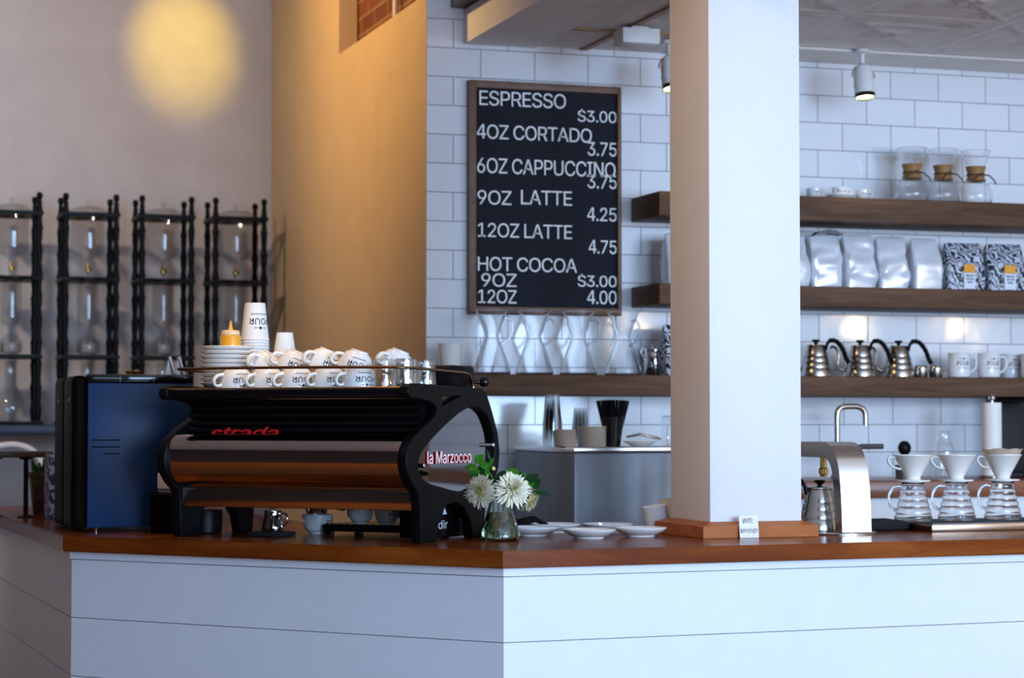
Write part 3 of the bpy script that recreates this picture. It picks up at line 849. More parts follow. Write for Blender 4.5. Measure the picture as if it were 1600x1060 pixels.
# ================================================================ DARK BLUE APPLIANCE AND ITS NEIGHBOURS
bx = on_z(135.5, 832, 1.0)
app = thing('grinder_cabinet', 'boxy dark blue coffee appliance with rounded dark brown doors at the end of the bar', 'coffee appliance', (bx.x, bx.y, 1.0005))
AW, AD, AH = .315, .50, .474
fin('cabinet_body', box(BM(), 0, AW, 0, AD, .012, AH-.026, .004), 'blue_panel', app)
bm = box(BM(), -.004, AW+.004, -.004, AD+.004, AH-.025, AH, .004)
fin('glossy_lid', bm, 'gloss_black', app)
bm = BM()
for x in (.30, .62):
    box(bm, AW*x, AW*x+.003, -.0052, -.003, AH-.022, AH-.006)
fin('lid_seam', bm, 'grey_dark', app)
bm = BM()
for k, (x0_, x1_) in enumerate(((.012, .098), (.012, .096), (.048, .096))):
    box(bm, x0_, x1_, -.0012, .002, .274-.0205*k, .2772-.0205*k)
fin('vent_slot', bm, 'slot', app)
for k, (y0_, y1_) in enumerate(((0.002, .235), (.245, .50))):
    d = fin('door', box(BM(), -.046, -.001, y0_, y1_, .004, AH-.004, .018, 5), 'brown_door', app)
    bm = text_fit('POUR' if k == 0 else 'ELLA', .055, .011); bm.transform(Tm((-.0466, y1_-.155 if k == 0 else y1_-.12, AH-.082), rz=-PI/2) @ Tm(rx=PI/2) @ Tm((-.03, 0, 0)))
    fin('door_lettering', bm, 'white_label', d)
bm = BM()
for x, y in ((.03, .03), (AW-.04, .03), (.03, AD-.03), (AW-.04, AD-.03)):
    lathe(bm, [(0, -.0003), (.012, -.0003), (.014, .0125), (0, .0125)], 16, Tm((x, y, 0)))
fin('foot', bm, 'chrome', app)
LZ = 1.0005+AH
for k, (u, lab) in enumerate(((201, 'small round chrome knob on the blue appliance lid, beside the wall-side of its twin'), (213.5, 'small round chrome knob on the blue appliance lid, nearer the white tent cards'))):
    q = on_y(u, 583, bx.y+.20)
    bm = lathe(BM(), [(0, 0), (.004, 0), (.0035, .005), (.009, .008), (.011, .013), (.008, .018), (0, .020)], 20)
    tag(fin('lid_ornament', bm, 'brass', loc=(q.x, q.y, LZ)), lab, 'knob', 'chrome knobs on the blue appliance')
for k, (u, lab) in enumerate(((264, 'folded white tent card on the appliance lid, the shorter-looking of two'), (279, 'folded white tent card on the appliance lid, right beside the cup rail'))):
    q = on_y(u, 583, bx.y+.09)
    bm = BM(); T_ = Tm((0, 0, 0), rz=R(8))
    prism(bm, [(-.016, 0), (.004, 0), (-.003, .046)], -.018, .018, lambda a, b, h: (a, h, b))
    prism(bm, [(.0135, 0), (.0195, 0), (.003, .058), (-.003, .056)], -.018, .018, lambda a, b, h: (a, h, b))
    tag(fin('tent_card', bm, 'paper', loc=(q.x, q.y, LZ+.0003)), lab, 'card', 'white tent cards on the blue appliance')
# napkin dispenser with a white carton on it
nb = on_z(268, 834, 1.0)
nd = thing('napkin_dispenser', 'dark brown countertop napkin box squeezed between the blue appliance and the espresso machine', 'dispenser', (nb.x, nb.y+.03, 1.0006), MR)
fin('dispenser_body', box(BM(), -.036, .036, -.05, .05, 0, .105, .004), 'brown_door', nd)
fin('dispenser_lid', box(BM(), -.040, .040, -.053, .053, .1055, .118, .004), 'satin_black', nd)
wc = thing('carton', 'small white carton with a line of dark print on top of the napkin box', 'carton', (nb.x, nb.y+.03, 1.1192), MR)
fin('carton_body', box(BM(), -.030, .030, -.03, .03, 0, .062, .010, 3), 'paper', wc)
bm = BM()
for k in range(7): box(bm, -.026+.0075*k, -.0205+.0075*k, -.0306, -.0300, .008, .014)
fin('carton_print', bm, 'ink', wc)

# small black-legged stand on the far end of the bar, with a basket and a printed bag beside it
st = on_z(40, 809, 1.0)
stand = thing('display_stand', 'low dark-wood-topped stand with black metal legs at the far bar end', 'stand', (st.x, st.y, 1.0005))
fin('stand_top', box(BM(), -.24, .085, -.08, .16, .208, .228, .003), 'dark_wood', stand)
for x in (0, -.10):
    yy = 0 if x == 0 else .06
    bm = BM(); tube(bm, [(x, yy, .008), (x, yy, .207)], .0085, 12)
    lathe(bm, [(0, 0), (.030, 0), (.030, .004), (.012, .010), (0, .010)], 20, Tm((x, yy, 0))); lathe(bm, [(0, .2), (.02, .2), (.028, .2075), (0, .2075)], 20, Tm((x, yy, 0)))
    fin('leg', bm, 'satin_black', stand)
pbg = thing('printed_bag', 'blue and white printed paper bag standing between the basket and the appliance', 'bag', (0.806, 7.60, 1.0005), R(10))
bm = box(BM(), -.042, .042, -.035, .035, 0, .215, .004)
for v in bm.verts:
    if v.co.z > .2: v.co.y *= .75; v.co.z += .006*math.sin(v.co.x*120)
fin('bag_body', bm, 'print_blue', pbg)
bk = thing('basket', 'small dark pot with green trimmings beside the printed bag at the bar end', 'pot', (0.792, 7.97, 1.0005))
fin('pot_body', lathe(BM(), [(0, 0), (.035, 0), (.038, .004), (.052, .13), (.057, .135), (.057, .15), (.050, .15), (.036, .008), (0, .008)], 28), 'dark_wood', bk)
bm = BM()
for k in range(26):
    a = random.uniform(0, 2*PI); r = random.uniform(0, .045); b_ = Vector((r*math.cos(a), r*math.sin(a), .10)); e_ = b_+Vector((math.cos(a)*.03, math.sin(a)*.03, random.uniform(.05, .10)))
    tube(bm, [b_, (b_+e_)/2+Vector((0, 0, .008)), e_], [.004, .007, .002], 6)
fin('trimmings', bm, 'leaf_dark', bk)

# ================================================================ VASE OF FLOWERS, SAUCERS AND CARD ON THE BAR
vp = on_z(785, 846, 1.0)
vase = thing('flower_vase', 'small flared glass vase of water and stems by the espresso machine on the bar', 'vase', (vp.x, vp.y+.02, 1.0006))
VP = vase.location.copy()
vpro = [(.052, .002), (.058, .006), (.059, .014), (.052, .032), (.048, .047), (.046, .051), (.0445, .055), (.040, .070), (.0385, .074), (.037, .079), (.033, .094), (.0318, .099), (.0308, .104), (.031, .114), (.034, .120)]
vout = [(0, .0005), (.046, 0)] + vpro
vin = [(r-.0022, z+.001) for r, z in vpro[::-1]] + [(.046, .006), (0, .006)]
fin('vase_glass', lathe(BM(), vout+vin, 48), 'server', vase, angle=80)
wp = [(r-.0030, z) for r, z in vpro if .006 < z < .09]
fin('water', lathe(BM(), [(0, .0065), (.045, .0065)]+wp+[(0, wp[-1][1])], 40), 'water', vase, angle=80)

def bloom_bm(n=150, R0=.043, tilt_lo=-.35, depth=.022):
    """spider chrysanthemum: layers of thin quilled petals around the centre, facing +z"""
    bm = BM()
    for k in range(n):
        t = (k+.5)/n
        a = k*2.39996+random.uniform(-.12, .12)
        el = R(80)*(1-t)**1.1+tilt_lo*t+random.uniform(-.12, .12)
        L = R0*(.45+.55*t**.6)*random.uniform(.86, 1.12)
        w = .0014+.0011*t
        curl = random.uniform(-.25, .55)*(.4+t)
        d0 = Vector((math.cos(a), math.sin(a), 0)); side = Vector((-math.sin(a), math.cos(a), 0))
        prev = None; p = d0*.003+Vector((0, 0, .002+.004*(1-t))); e = el
        tw = random.uniform(-.3, .3)
        for i in range(6):
            f = i/5
            ww = w*(.6+1.0*math.sin(PI*min(1, f*.80+.12)))*(1 if i < 5 else .35)
            up = (d0*-math.sin(e)+Vector((0, 0, math.cos(e))))
            sd = (side*math.cos(tw)+up*math.sin(tw))
            cur = (bm.verts.new(p+sd*ww+up*ww*.35), bm.verts.new(p-up*ww*.25), bm.verts.new(p-sd*ww+up*ww*.35))
            if prev:
                bm.faces.new((prev[0], prev[1], cur[1], cur[0])); bm.faces.new((prev[1], prev[2], cur[2], cur[1]))
            prev = cur
            e += curl/5-.06*f
            p = p+(d0*math.cos(e)+Vector((0, 0, math.sin(e))))*(L/5)
    r = bmesh.ops.solidify(bm, geom=bm.faces[:], thickness=.0005)
    return bm

def flower(label, head, facing, foot, n=150, R0=.043):
    h = Vector(head); f = Vector(facing).normalized(); ft = Vector(foot)
    t = thing('chrysanthemum', label, 'flower', h, 0, 'cream chrysanthemums in the glass vase')
    q = f.to_track_quat('Z', 'Y').to_euler()
    fin('bloom', bloom_bm(n, R0), 'petal', t, rot=q, angle=60)
    bm = BM()
    for k in range(64):
        a = k*2.4; r = .0125*math.sqrt(k/64)
        d = Vector((r*math.cos(a), r*math.sin(a), .006)); tube(bm, [d, d+Vector((d.x*.35, d.y*.35, .013+.004*random.random()))], [.0021, .0013], 5)
    fin('flower_centre', bm, 'petal_yellow', t, rot=q)
    mid = Vector((0, 0, .112))
    lp = [-f*.004, -f*.018+Vector((0, 0, -.004)), VP+Vector(((h.x-VP.x)*.35, (h.y-VP.y)*.3, .108))-h, VP+ft-h]
    fin('stem', tube(BM(), catmull(lp, 6), .0024, 8), 'stem', t)
    return t
TOC = Vector((-.28, -.95, 0))
def vpix(u, v, dy): return on_y(u, v, VP.y+dy)
flower('cream chrysanthemum hanging over the machine side of the vase', vpix(752, 768, -.020), TOC*.75+Vector((-.55, 0, .12)), (-.028, .01, .012), 240, .047)
flower('largest and frontmost cream chrysanthemum, in the middle of the vase', vpix(800, 766, -.045), TOC*.85+Vector((.10, 0, .55)), (.018, -.015, .012), 280, .051)
flower('cream chrysanthemum drooping low behind the big one on the saucer side', vpix(824, 780, .012), TOC*.45+Vector((.75, 0, -.25)), (.030, .014, .012), 170, .037)

def leaf_bm(L, w, bend=.25, cup=.25):
    bm = BM(); prev = None; n = 8
    for i in range(n+1):
        f = i/n; ww = w*math.sin(PI*min(1, .04+f*.96))**.75*(1-.25*f)
        z = -bend*L*f*f
        c = (bm.verts.new((L*f, ww, z+cup*ww)), bm.verts.new((L*f, 0, z)), bm.verts.new((L*f, -ww, z+cup*ww)))
        if prev:
            bm.faces.new((prev[0], prev[1], c[1], c[0])); bm.faces.new((prev[1], prev[2], c[2], c[1]))
        prev = c
    bmesh.ops.solidify(bm, geom=bm.faces[:], thickness=.0006)
    return bm
def sprig(label, pts, leaves, foot, bud=None, sunk=0):
    base = Vector(pts[0])
    t = thing('leafy_sprig', label, 'foliage', base, 0, 'leafy sprigs in the glass vase')
    lp = [VP+Vector(foot)-base, VP+Vector((foot[0]*.3, foot[1]*.3, .11))-base]+[Vector(p)-base for p in pts]
    fin('stem', tube(BM(), catmull(lp, 6), .0018, 7), 'stem', t)
    for (u, v, dy, L, w, ang, pitch, dark) in leaves:
        tip = vpix(u, v, dy)-base
        # a leaf centred on its place, its length along the image-plane angle ang
        right = _rt; upv = Vector((0, 0, 1)); back = _fw
        ax = (right*math.cos(R(ang))+upv*math.sin(R(ang)))*math.cos(R(pitch))+back*math.sin(R(pitch))
        nrm = (-back*.8+upv*.6); nrm = (nrm-ax*nrm.dot(ax)).normalized(); sy = nrm.cross(ax)
        m = Matrix((ax, sy, nrm)).transposed().to_4x4(); m.translation = tip-ax*L*.5
        bm = leaf_bm(L*1.2, w*1.25); bm.transform(m)
        fin('leaf', bm, 'leaf_dark' if dark else 'leaf', t)
    for k in range(sunk):      # leaves of the same sprig under water
        a = 2.1*k+.4; q = Vector((.027*math.cos(a), .027*math.sin(a), .022+.009*(k % 5)))
        bm = leaf_bm(.042, .010); bm.transform(Tm(VP+q-base-Vector((0, 0, .010)), rz=a+1.9, ry=R(-62)))
        fin('leaf', bm, 'leaf' if k % 2 else 'leaf_dark', t)
    if bud:
        bm = lathe(BM(), [(0, -.006), (.005, -.003), (.006, .001), (.003, .006), (0, .008)], 12); fin('bud', bm, 'petal_yellow', t, loc=vpix(*bud)-base)
sprig('leafy sprig with round green leaves standing tall on the machine side of the vase', [vpix(775, 778, .01), vpix(768, 745, .01), vpix(752, 722, .0)],
      [(748, 718, -.01, .030, .0125, 55, 15, 0), (737, 731, -.012, .030, .0120, 150, 20, 0), (760, 735, .0, .034, .008, 100, 25, 0), (757, 742, .015, .030, .010, 160, 10, 1), (766, 726, .006, .030, .006, 70, -10, 0), (783, 741, .012, .032, .008, 30, 0, 1), (764, 712, .012, .026, .004, 105, 0, 1), (745, 742, .02, .03, .008, 170, 0, 1), (768, 758, .0, .032, .010, 115, 10, 1), (756, 727, -.006, .030, .011, 125, 15, 0), (742, 738, -.016, .028, .010, 185, 10, 0), (775, 752, .006, .030, .009, 60, 5, 1), (752, 735, -.004, .028, .010, 80, 20, 1), (778, 765, -.004, .026, .009, 20, 5, 1)], (-.02, -.02, .012), (771, 733, -.004))
sprig('leafy sprig with broad dark leaves leaning over the saucers', [vpix(808, 778, .015), vpix(812, 755, .02), vpix(826, 742, .02)],
      [(804, 740, .012, .030, .012, 105, 20, 0), (813, 744, .016, .030, .009, 130, 10, 1), (830, 748, .010, .036, .0135, 40, 10, 1), (829, 757, .004, .028, .010, 60, 15, 0), (845, 769, -.01, .042, .0075, -5, 5, 1), (833, 772, .01, .03, .006, -15, 5, 0), (796, 740, .0, .026, .008, 80, 10, 0), (818, 741, .022, .018, .004, 140, 0, 0), (806, 748, .004, .030, .010, 80, 10, 0), (822, 756, .012, .030, .011, 20, 10, 1), (838, 757, .004, .028, .011, 70, 10, 1), (824, 768, .006, .028, .009, 5, 5, 0)], (.026, .02, .012), (797, 741, -.004), 6)

sl = [(846, 842, 'white saucer on the bar partly hidden behind the glass vase'), (928, 846, 'front white saucer in the middle of those laid out on the bar'), (1008, 843, 'white saucer on the bar touching the pillar base'),
      (885, 838, 'white saucer in the back row, between the vase-side and middle saucers'), (968, 838, 'white saucer in the back row, behind the gap of the two pillar-side saucers')]
sd = make_saucer('saucer', sl[0][2], 'saucers laid out on the bar', .0775)
sd.scale = (1, 1, 1.3)
sd.location = on_z(sl[0][0], sl[0][1]-3, 1.0)+Vector((-.01, .045, .0006))
for k, (u, v, lab) in enumerate(sl[1:]):
    p = on_z(u, v-3, 1.0)+Vector((0, .04 if k < 2 else .10, .0006)); dup(sd, lab, loc=p)
# stack of small white bowls leaning beside the pillar
b0 = on_z(1020, 822, 1.0); b0 = Vector((2.425, 6.12, 1.0))
bowl = None
nth = ['bottom', 'second', 'third', 'fourth', 'fifth', 'sixth', 'seventh', 'eighth', 'ninth', 'tenth', 'top']
for k in range(11):
    s_ = Matrix.Translation(b0+Vector((-.00045*k-.00004*k*k, 0, .0004+.0064*k))) @ Matrix.Rotation(R(-.75*k), 4, 'Y')
    lab = f'small white dish in the leaning stack by the pillar, {nth[k]} ' + ('one' if k in (0, 10) else 'from the bottom')
    if bowl is None:
        bowl = tag(fin('small_dish', lathe(BM(), [(0, .0025), (.024, .0025), (.025, 0), (.029, 0), (.0295, .002), (.035, .0065), (.0395, .0125), (.0398, .0140), (.0390, .0142), (.0345, .0085), (.028, .0045), (0, .0042)], 40), 'porcelain'), lab, 'dish', 'leaning stack of small dishes by the pillar')
        place(bowl, s_)
    else: dup(bowl, lab, matrix=s_)
eb = thing('sugar_bowl', 'cream ceramic cup behind the bowl stack, mostly hidden by the pillar', 'cup', (2.505, 6.20, 1.0006))
fin('bowl_body', lathe(BM(), [(0, .003), (.028, .003), (.030, 0), (.036, .02), (.040, .095), (.0385, .095), (.034, .02), (0, .008)], 36), 'warm_white', eb)
# black cloth
ct = on_z(822, 833, 1.0)
bm = BM(); nn = 22; L_, W_ = .15, .10
vsg = []
for i in range(nn+1):
    row = []
    for j in range(nn+1):
        x = (i/nn-.5)*L_; y = (j/nn-.5)*W_
        e = max(0, 1-(2*abs(i/nn-.5))**4)*max(0, 1-(2*abs(j/nn-.5))**4)
        z = .046*e*(.75+.5*noise.noise(Vector((x*26, y*30, .3))))+.006*math.sin(x*90+y*40)*e
        row.append(bm.verts.new((x+.006*noise.noise(Vector((x*30, y*30, 5))), y, max(.001, z))))
    vsg.append(row)
for i in range(nn):
    for j in range(nn): bm.faces.new((vsg[i][j], vsg[i+1][j], vsg[i+1][j+1], vsg[i][j+1]))
bmesh.ops.solidify(bm, geom=bm.faces[:], thickness=-.0008)
tag(fin('bar_cloth', bm, 'cloth_black', loc=(2.065, 6.255, 1.0012), rot=(0, 0, R(20)), angle=80), 'crumpled black bar cloth lying behind the flower vase and saucers', 'cloth')
# wifi card leaning on the pillar base
wq = on_z(1187, 843.5, 1.0)
card = thing('wifi_card', 'small white handwritten wifi card leaning on the wood pillar base', 'card', (wq.x, py0-o_-.0095, 1.0008), R(3))
bmp = plate([[(x, y) for x, y in [(-.030+.004*(1-math.cos(0)), 0)]+[(.030, 0), (.030, .060), (.027, .063), (-.027, .063), (-.030, .060)]]], .0006)
bmp.transform(Tm(rx=PI/2-R(7))); fin('card_sheet', bmp, 'paper', card)
for s_, x, z, w, h in (('Wifi:', -.020, .042, .034, .015), ('kennylogin', -.027, .011, .054, .019)):
    bm = text_fit(s_, w, h, shear=.12, offset=.005); bm.transform(Tm((0, -.0009, 0)) @ Tm(rx=PI/2-R(7)) @ Tm((x, z, 0)))
    fin('handwriting', bm, 'ink', card)

# ================================================================ RIGHT PART OF THE BAR
ar = on_z(1342, 837, 1.0)
tap = thing('water_tap', 'wide arched stainless steel hot water tap standing on the bar beside the pillar', 'tap', (ar.x, ar.y+.012, 1.0006))
def arch_prof(th):
    inn = []
    c = [(0, .008), (.004, .08), (.012, .15), (.026, .205), (.052, .243), (.088, .264), (.13, .270), (.34, .270)]
    o = [p for p in catmull([Vector((a, b, 0)) for a, b in c], 6)]
    res = []
    for i, p in enumerate(o):
        t = (o[min(i+1, len(o)-1)]-o[max(i-1, 0)]).normalized(); n = Vector((t.y, -t.x, 0)); inn.append(p+n*th)
    return [(p.x, p.y) for p in o]+[(p.x, p.y) for p in inn[::-1]]
bm = prism(BM(), arch_prof(.046), -.047, .047, lambda a, b, h: (h, a, b))
fin('arch', bm, 'arch_steel', tap, angle=25)
bm = lathe(BM(), [(0, 0), (1, 0), (1, .004), (.985, .0062), (0, .0062)], 56)
for v in bm.verts: v.co.x = v.co.x*.118-.012; v.co.y = v.co.y*.145+.125
fin('base_plate', bm, 'arch_steel', tap, angle=30)
bm = lathe(BM(), [(0, .165), (.010, .165), (.0105, .172), (.014, .174), (.014, .188), (.010, .192), (.010, .2245), (0, .2245)], 20, Tm((-.005, .21, 0)))
fin('nozzle', bm, 'brass', tap)

def make_kettle(label, group, s=1.0, handle=True):
    t = thing('gooseneck_kettle', label, 'kettle', group=group)
    pr = [(0, 0), (.056, 0), (.0585, .003), (.0580, .012), (.0555, .030), (.0535, .033), (.0535, .036), (.051, .052), (.0485, .056), (.0485, .059), (.046, .074), (.0435, .078), (.0435, .081), (.040, .096), (.036, .108), (.0345, .112), (.0355, .114)]
    bm = lathe(BM(), [(r*s, z*s) for r, z in pr]+[(.034*s, .1145*s), (0, .1145*s)], 44); fin('kettle_body', bm, 'kettle_steel', t, angle=30)
    l = fin('lid', lathe(BM(), [(0, .115*s), (.034*s, .115*s), (.033*s, .119*s), (.010*s, .122*s), (0, .122*s)], 36), 'kettle_steel', t)
    fin('lid_knob', lathe(BM(), [(0, .1222*s), (.006*s, .1222*s), (.007*s, .127*s), (.015*s, .133*s), (.0155*s, .137*s), (.012*s, .139*s), (0, .1395*s)], 24), 'satin_black', l)
    if handle:
        hp = catmull([(.036, 0, .100), (.043, 0, .124), (.058, 0, .135), (.080, 0, .128), (.100, 0, .100), (.112, 0, .068), (.122, 0, .050)], 6)
        bm = BM(); n = len(hp)
        tube(bm, [p*s for p in hp], [.0085*s*(1+.10*math.sin(i*1.9)) if i > 8 else .0058*s for i in range(n)], 10, flat=1.3)
        fin('kettle_handle', bm, 'satin_black', t)
        sp_ = catmull([(-.052, 0, .028), (-.072, 0, .030), (-.085, 0, .050), (-.082, 0, .080), (-.088, 0, .104), (-.104, 0, .116), (-.113, 0, .108)], 6)
        n = len(sp_); fin('spout', tube(BM(), [p*s for p in sp_], [(.0085-.0045*i/(n-1))*s for i in range(n)], 10), 'kettle_steel', t)
    return t
kp = on_z(1279, 836, 1.0)
kt = make_kettle('steel gooseneck kettle under the arched water tap next to the pillar', None, 1.08)
kt.location = (on_y(1281, 800, tap.location.y+.155).x, tap.location.y+.155, 1.0072); kt.rotation_euler = (0, 0, R(168))

ds = on_z(1402, 834, 1.0)
dm = thing('bar_mat', 'black folded cloth mat on the bar between the water tap and the drip tray', 'mat', (3.112, 6.03, 1.0008), R(4))
bm = box(BM(), -.085, .075, -.07, .07, 0, .030, .010, 3)
for v in bm.verts: v.co.z *= 1+.25*noise.noise(v.co*18); 
for v in bm.verts: v.co.z = max(v.co.z, 0)
fin('mat_body', bm, 'cloth_black', dm)
tr = thing('pour_over_tray', 'long steel drip tray on the bar carrying the glass pour-over servers', 'drip tray', (3.20, 5.845, 1.0006), R(2.5))
TRL = .82
bm = box(BM(), 0, TRL, 0, .30, 0, .0215, .0015)
fin('tray_body', bm, 'tray_steel', tr)
bm = BM()
for k in range(68): box(bm, .012+.0118*k, .0175+.0118*k, .012, .288, .0212, .0245)
box(bm, .006, TRL-.006, .006, .0125, .0212, .0245); box(bm, .006, TRL-.006, .2875, .294, .0212, .0245)
fin('grate', bm, 'steel', tr)
TT = 1.0256
def make_server(label, group):
    t = thing('glass_server', label, 'coffee server', group=group)
    pr = [(.050, .001), (.0565, .004), (.058, .010), (.0575, .018)]
    for k in range(4):
        z0 = .020+.0195*k; r0 = .0570-.0052*k
        pr += [(r0-.0032, z0+.001), (r0-.0022, z0+.007), (r0-.0034, z0+.015), (r0-.0062, z0+.0185)]
    pr += [(.0335, .103), (.0335, .112), (.0365, .118)]
    out = [(0, .0008)]+pr; inn = [(r-.0018, z+.0005) for r, z in pr[::-1]]+[(0, .004)]
    fin('server_glass', lathe(BM(), out+inn, 48), 'server', t, angle=80)
    h = catmull([(-.036, 0, .107), (-.056, 0, .106), (-.073, 0, .085), (-.072, 0, .052), (-.060, 0, .036), (-.052, 0, .038)], 6)
    fin('server_handle', tube(BM(), h, .0042, 10), 'server', t)
    return t
def make_dripper(label, group):
    t = thing('pour_over_dripper', label, 'coffee dripper', group=group)
    out = [(.012, 0), (.030, 0), (.0310, .004), (.052, .004), (.0525, .006), (.052, .008), (.026, .0085), (.022, .012), (.0235, .018), (.0575, .082), (.0590, .083), (.0588, .0855), (.0555, .0855), (.022, .020), (.014, .014), (.012, .012)]
    fin('cone', lathe(BM(), out, 48, closed=True), 'warm_white', t, angle=50)
    h = catmull([(-.052, 0, .076), (-.070, 0, .079), (-.078, 0, .068), (-.066, 0, .050), (-.046, 0, .043), (-.035, 0, .042)], 6)
    fin('dripper_handle', tube(BM(), h, .0038, 10, flat=1.6), 'warm_white', t)
    return t
svl = ['glass pour-over server nearest the arched water tap', 'middle glass pour-over server on the drip tray', 'glass pour-over server under the dripper that has a paper filter']
dvl = ['white cone dripper on the server nearest the water tap', 'white cone dripper on the middle glass server', 'white cone dripper with a paper filter standing out of it']
s0 = make_server(svl[0], 'glass servers on the drip tray'); d0_ = make_dripper(dvl[0], 'white drippers on the glass servers')
for k, (u, v) in enumerate(((1427, 816), (1495, 815), (1567, 813))):
    q = on_y(u, v, 6.00+.006*k); q.z = TT; rz = -YAW+R((4, 0, -3)[k])
    if k == 0:
        s0.location = q; s0.rotation_euler = (0, 0, rz); d0_.location = q+Vector((0, 0, .1186)); d0_.rotation_euler = (0, 0, rz)
    else:
        dup(s0, svl[k], loc=q, rot=rz); dup(d0_, dvl[k], loc=q+Vector((0, 0, .1186)), rot=rz)
bm = BM(); seg = 48; rings = []
for r, z in ((.018, .016), (.0545, .0865), (.0625, .100)):
    rings.append([bm.verts.new(((r+.0012*math.sin(k*1.3)*(z > .09))*math.cos(2*PI*k/seg), (r+.0012*math.sin(k*1.3)*(z > .09))*math.sin(2*PI*k/seg), z+(.002*math.sin(k*.9) if z > .09 else 0))) for k in range(seg)])
for a, b in zip(rings, rings[1:]):
    for k in range(seg): bm.faces.new((a[k], a[(k+1) % seg], b[(k+1) % seg], b[k]))
bmesh.ops.solidify(bm, geom=bm.faces[:], thickness=.0004)
tag(fin('filter_paper', bm, 'filter', loc=q+Vector((0, 0, .1186+.0025))), 'cream paper filter standing in the last white dripper', 'filter')

# ================================================================ BACK COUNTER UNDER THE SHELVES
bcx0 = 3.02
bc = thing('back_counter', 'white back counter with a dark red wood edge below the lowest wall shelf', 'counter', (4.3, 7.2, 0))
fin('cabinet_front', box(BM(), bcx0-4.3, 5.6-4.3, -.26, .295, 0, 1.062, .004), 'white_paint', bc)
fin('wood_top', box(BM(), bcx0-4.3, 5.6-4.3, -.285, .295, 1.063, 1.122, .004), 'back_wood', bc)
BT = 1.1225
fq = on_y(1308, 690, 7.22)
fa = thing('faucet', 'square-bent steel faucet at the tile wall behind the water tap', 'faucet', (fq.x, 7.22, BT))
pth = [(0, 0, .002), (0, 0, .20)]+catmull([(0, 0, .225), (.004, 0, .247), (.018, 0, .261), (.04, 0, .265)], 4)+[(.075, 0, .265)]+catmull([(.085, 0, .264), (.104, 0, .256), (.113, 0, .240), (.115, 0, .225)], 4)+[(.115, 0, .195)]
fin('spout_pipe', tube(BM(), pth, .0105, 14), 'kettle_steel', fa)
fin('faucet_base', lathe(BM(), [(0, 0), (.026, 0), (.026, .012), (.016, .02), (.016, .10), (0, .10)], 24), 'kettle_steel', fa)
fin('lever', tube(BM(), [(.014, 0, .095), (.10, 0, .118), (.185, 0, .118)], .010, 12), 'grey_dark', fa)
tq = on_y(1551, 760, 7.12)
th_ = thing('paper_towel_holder', 'white paper towel roll upright on a steel holder on the back counter', 'paper towel', (tq.x, 7.12, BT+.0003))
fin('holder_base', lathe(BM(), [(0, 0), (.07, 0), (.07, .008), (.065, .011), (0, .011)], 36), 'kettle_steel', th_)
fin('towel_roll', lathe(BM(), [(.018, .0115), (.034, .0115), (.0345, .014), (.0345, .276), (.034, .279), (.018, .279)], 40, closed=True), 'paper', th_, angle=50)
fin('pole', lathe(BM(), [(0, .011), (.006, .011), (.006, .286), (.012, .292), (.013, .302), (.008, .310), (0, .312)], 18), 'chrome', th_)
gq = on_y(1570, 700, 7.30)
ga = thing('dark_machine', 'dark grey boxy appliance behind the paper towel roll', 'appliance', (gq.x+.02, 7.33, BT+.0003))
fin('machine_body', box(BM(), 0, .34, -.14, .14, .012, .285, .012, 3), 'grey_dark', ga)
fin('machine_top', box(BM(), .01, .33, -.13, .13, .2855, .300, .006), 'satin_black', ga)
bm = BM()
for x in (.03, .31):
    for y in (-.11, .11): box(bm, x-.012, x+.012, y-.012, y+.012, 0, .0125)
fin('foot', bm, 'satin_black', ga)
lo_ = thing('dark_canister', 'low black canister in front of the dark appliance at the frame edge', 'canister', (gq.x+.075, 7.06, BT+.0003))
fin('canister_body', lathe(BM(), [(0, 0), (.05, 0), (.053, .004), (.053, .060), (.050, .072), (.02, .078), (0, .078)], 32), 'satin_black', lo_)
dq = on_y(1411, 702, 7.18)
db = thing('dish_brush', 'round dark dish brush standing up on the back counter behind the first dripper', 'brush', (dq.x, 7.18, BT+.0003))
fin('brush_cup', lathe(BM(), [(0, 0), (.028, 0), (.030, .05), (.028, .05), (.026, .004), (0, .004)], 24), 'grey_dark', db)
fin('brush_handle', tube(BM(), [(0, 0, .005), (.004, 0, .08), (.006, 0, .095)], .006), 'satin_black', db)
bm = lathe(BM(), [(0, -.027), (.012, -.025), (.022, -.014), (.026, 0), (.022, .014), (.012, .025), (0, .027)], 24, Tm((.006, 0, .112)))
for v in bm.verts: v.co.y *= .8
fin('brush_head', bm, 'satin_black', db)
lq = on_y(1476, 720, 7.22)
gb = thing('glass_bottle', 'clear glass bottle on the back counter behind the second dripper', 'bottle', (lq.x, 7.22, BT+.0003))
fin('bottle_glass', lathe(BM(), [(0, 0), (.034, 0), (.036, .004), (.036, .10), (.030, .125), (.022, .14), (.022, .172), (.024, .176), (.021, .176)], 32), 'clear_plastic', gb)

# stainless box left of the pillar and what stands on it
sx, sy, sz = on_y(897, 698, 6.75).x, 6.75, 1.2480
ib = thing('steel_cabinet', 'brushed stainless steel cabinet behind the bar between the flowers and the pillar', 'cabinet', (sx, sy, 0))
SW, SD = .62, .63
fin('cabinet_body', box(BM(), 0, SW, 0, SD, .02, sz-.020, .003), 'steel', ib)
fin('cabinet_top', box(BM(), -.004, SW+.004, -.006, SD+.004, sz-.019, sz, .005), 'arch_steel', ib)
def on_cab(u, v, y): 
    q = on_y(u, v, y); return Vector((q.x, y, sz+.0004))
def plastic_cup(name, label, group, rb, rt, h, m):
    return tag(fin(name, lathe(BM(), [(0, .003), (rb-.001, .003), (rb, 0), (rt, h-.003), (rt+.003, h-.002), (rt+.003, h), (rt-.0004, h), (rb+(rt-rb)*.004/h-.0004, .004), (0, .004)], 32), m, angle=40), label, 'plastic cup', group)
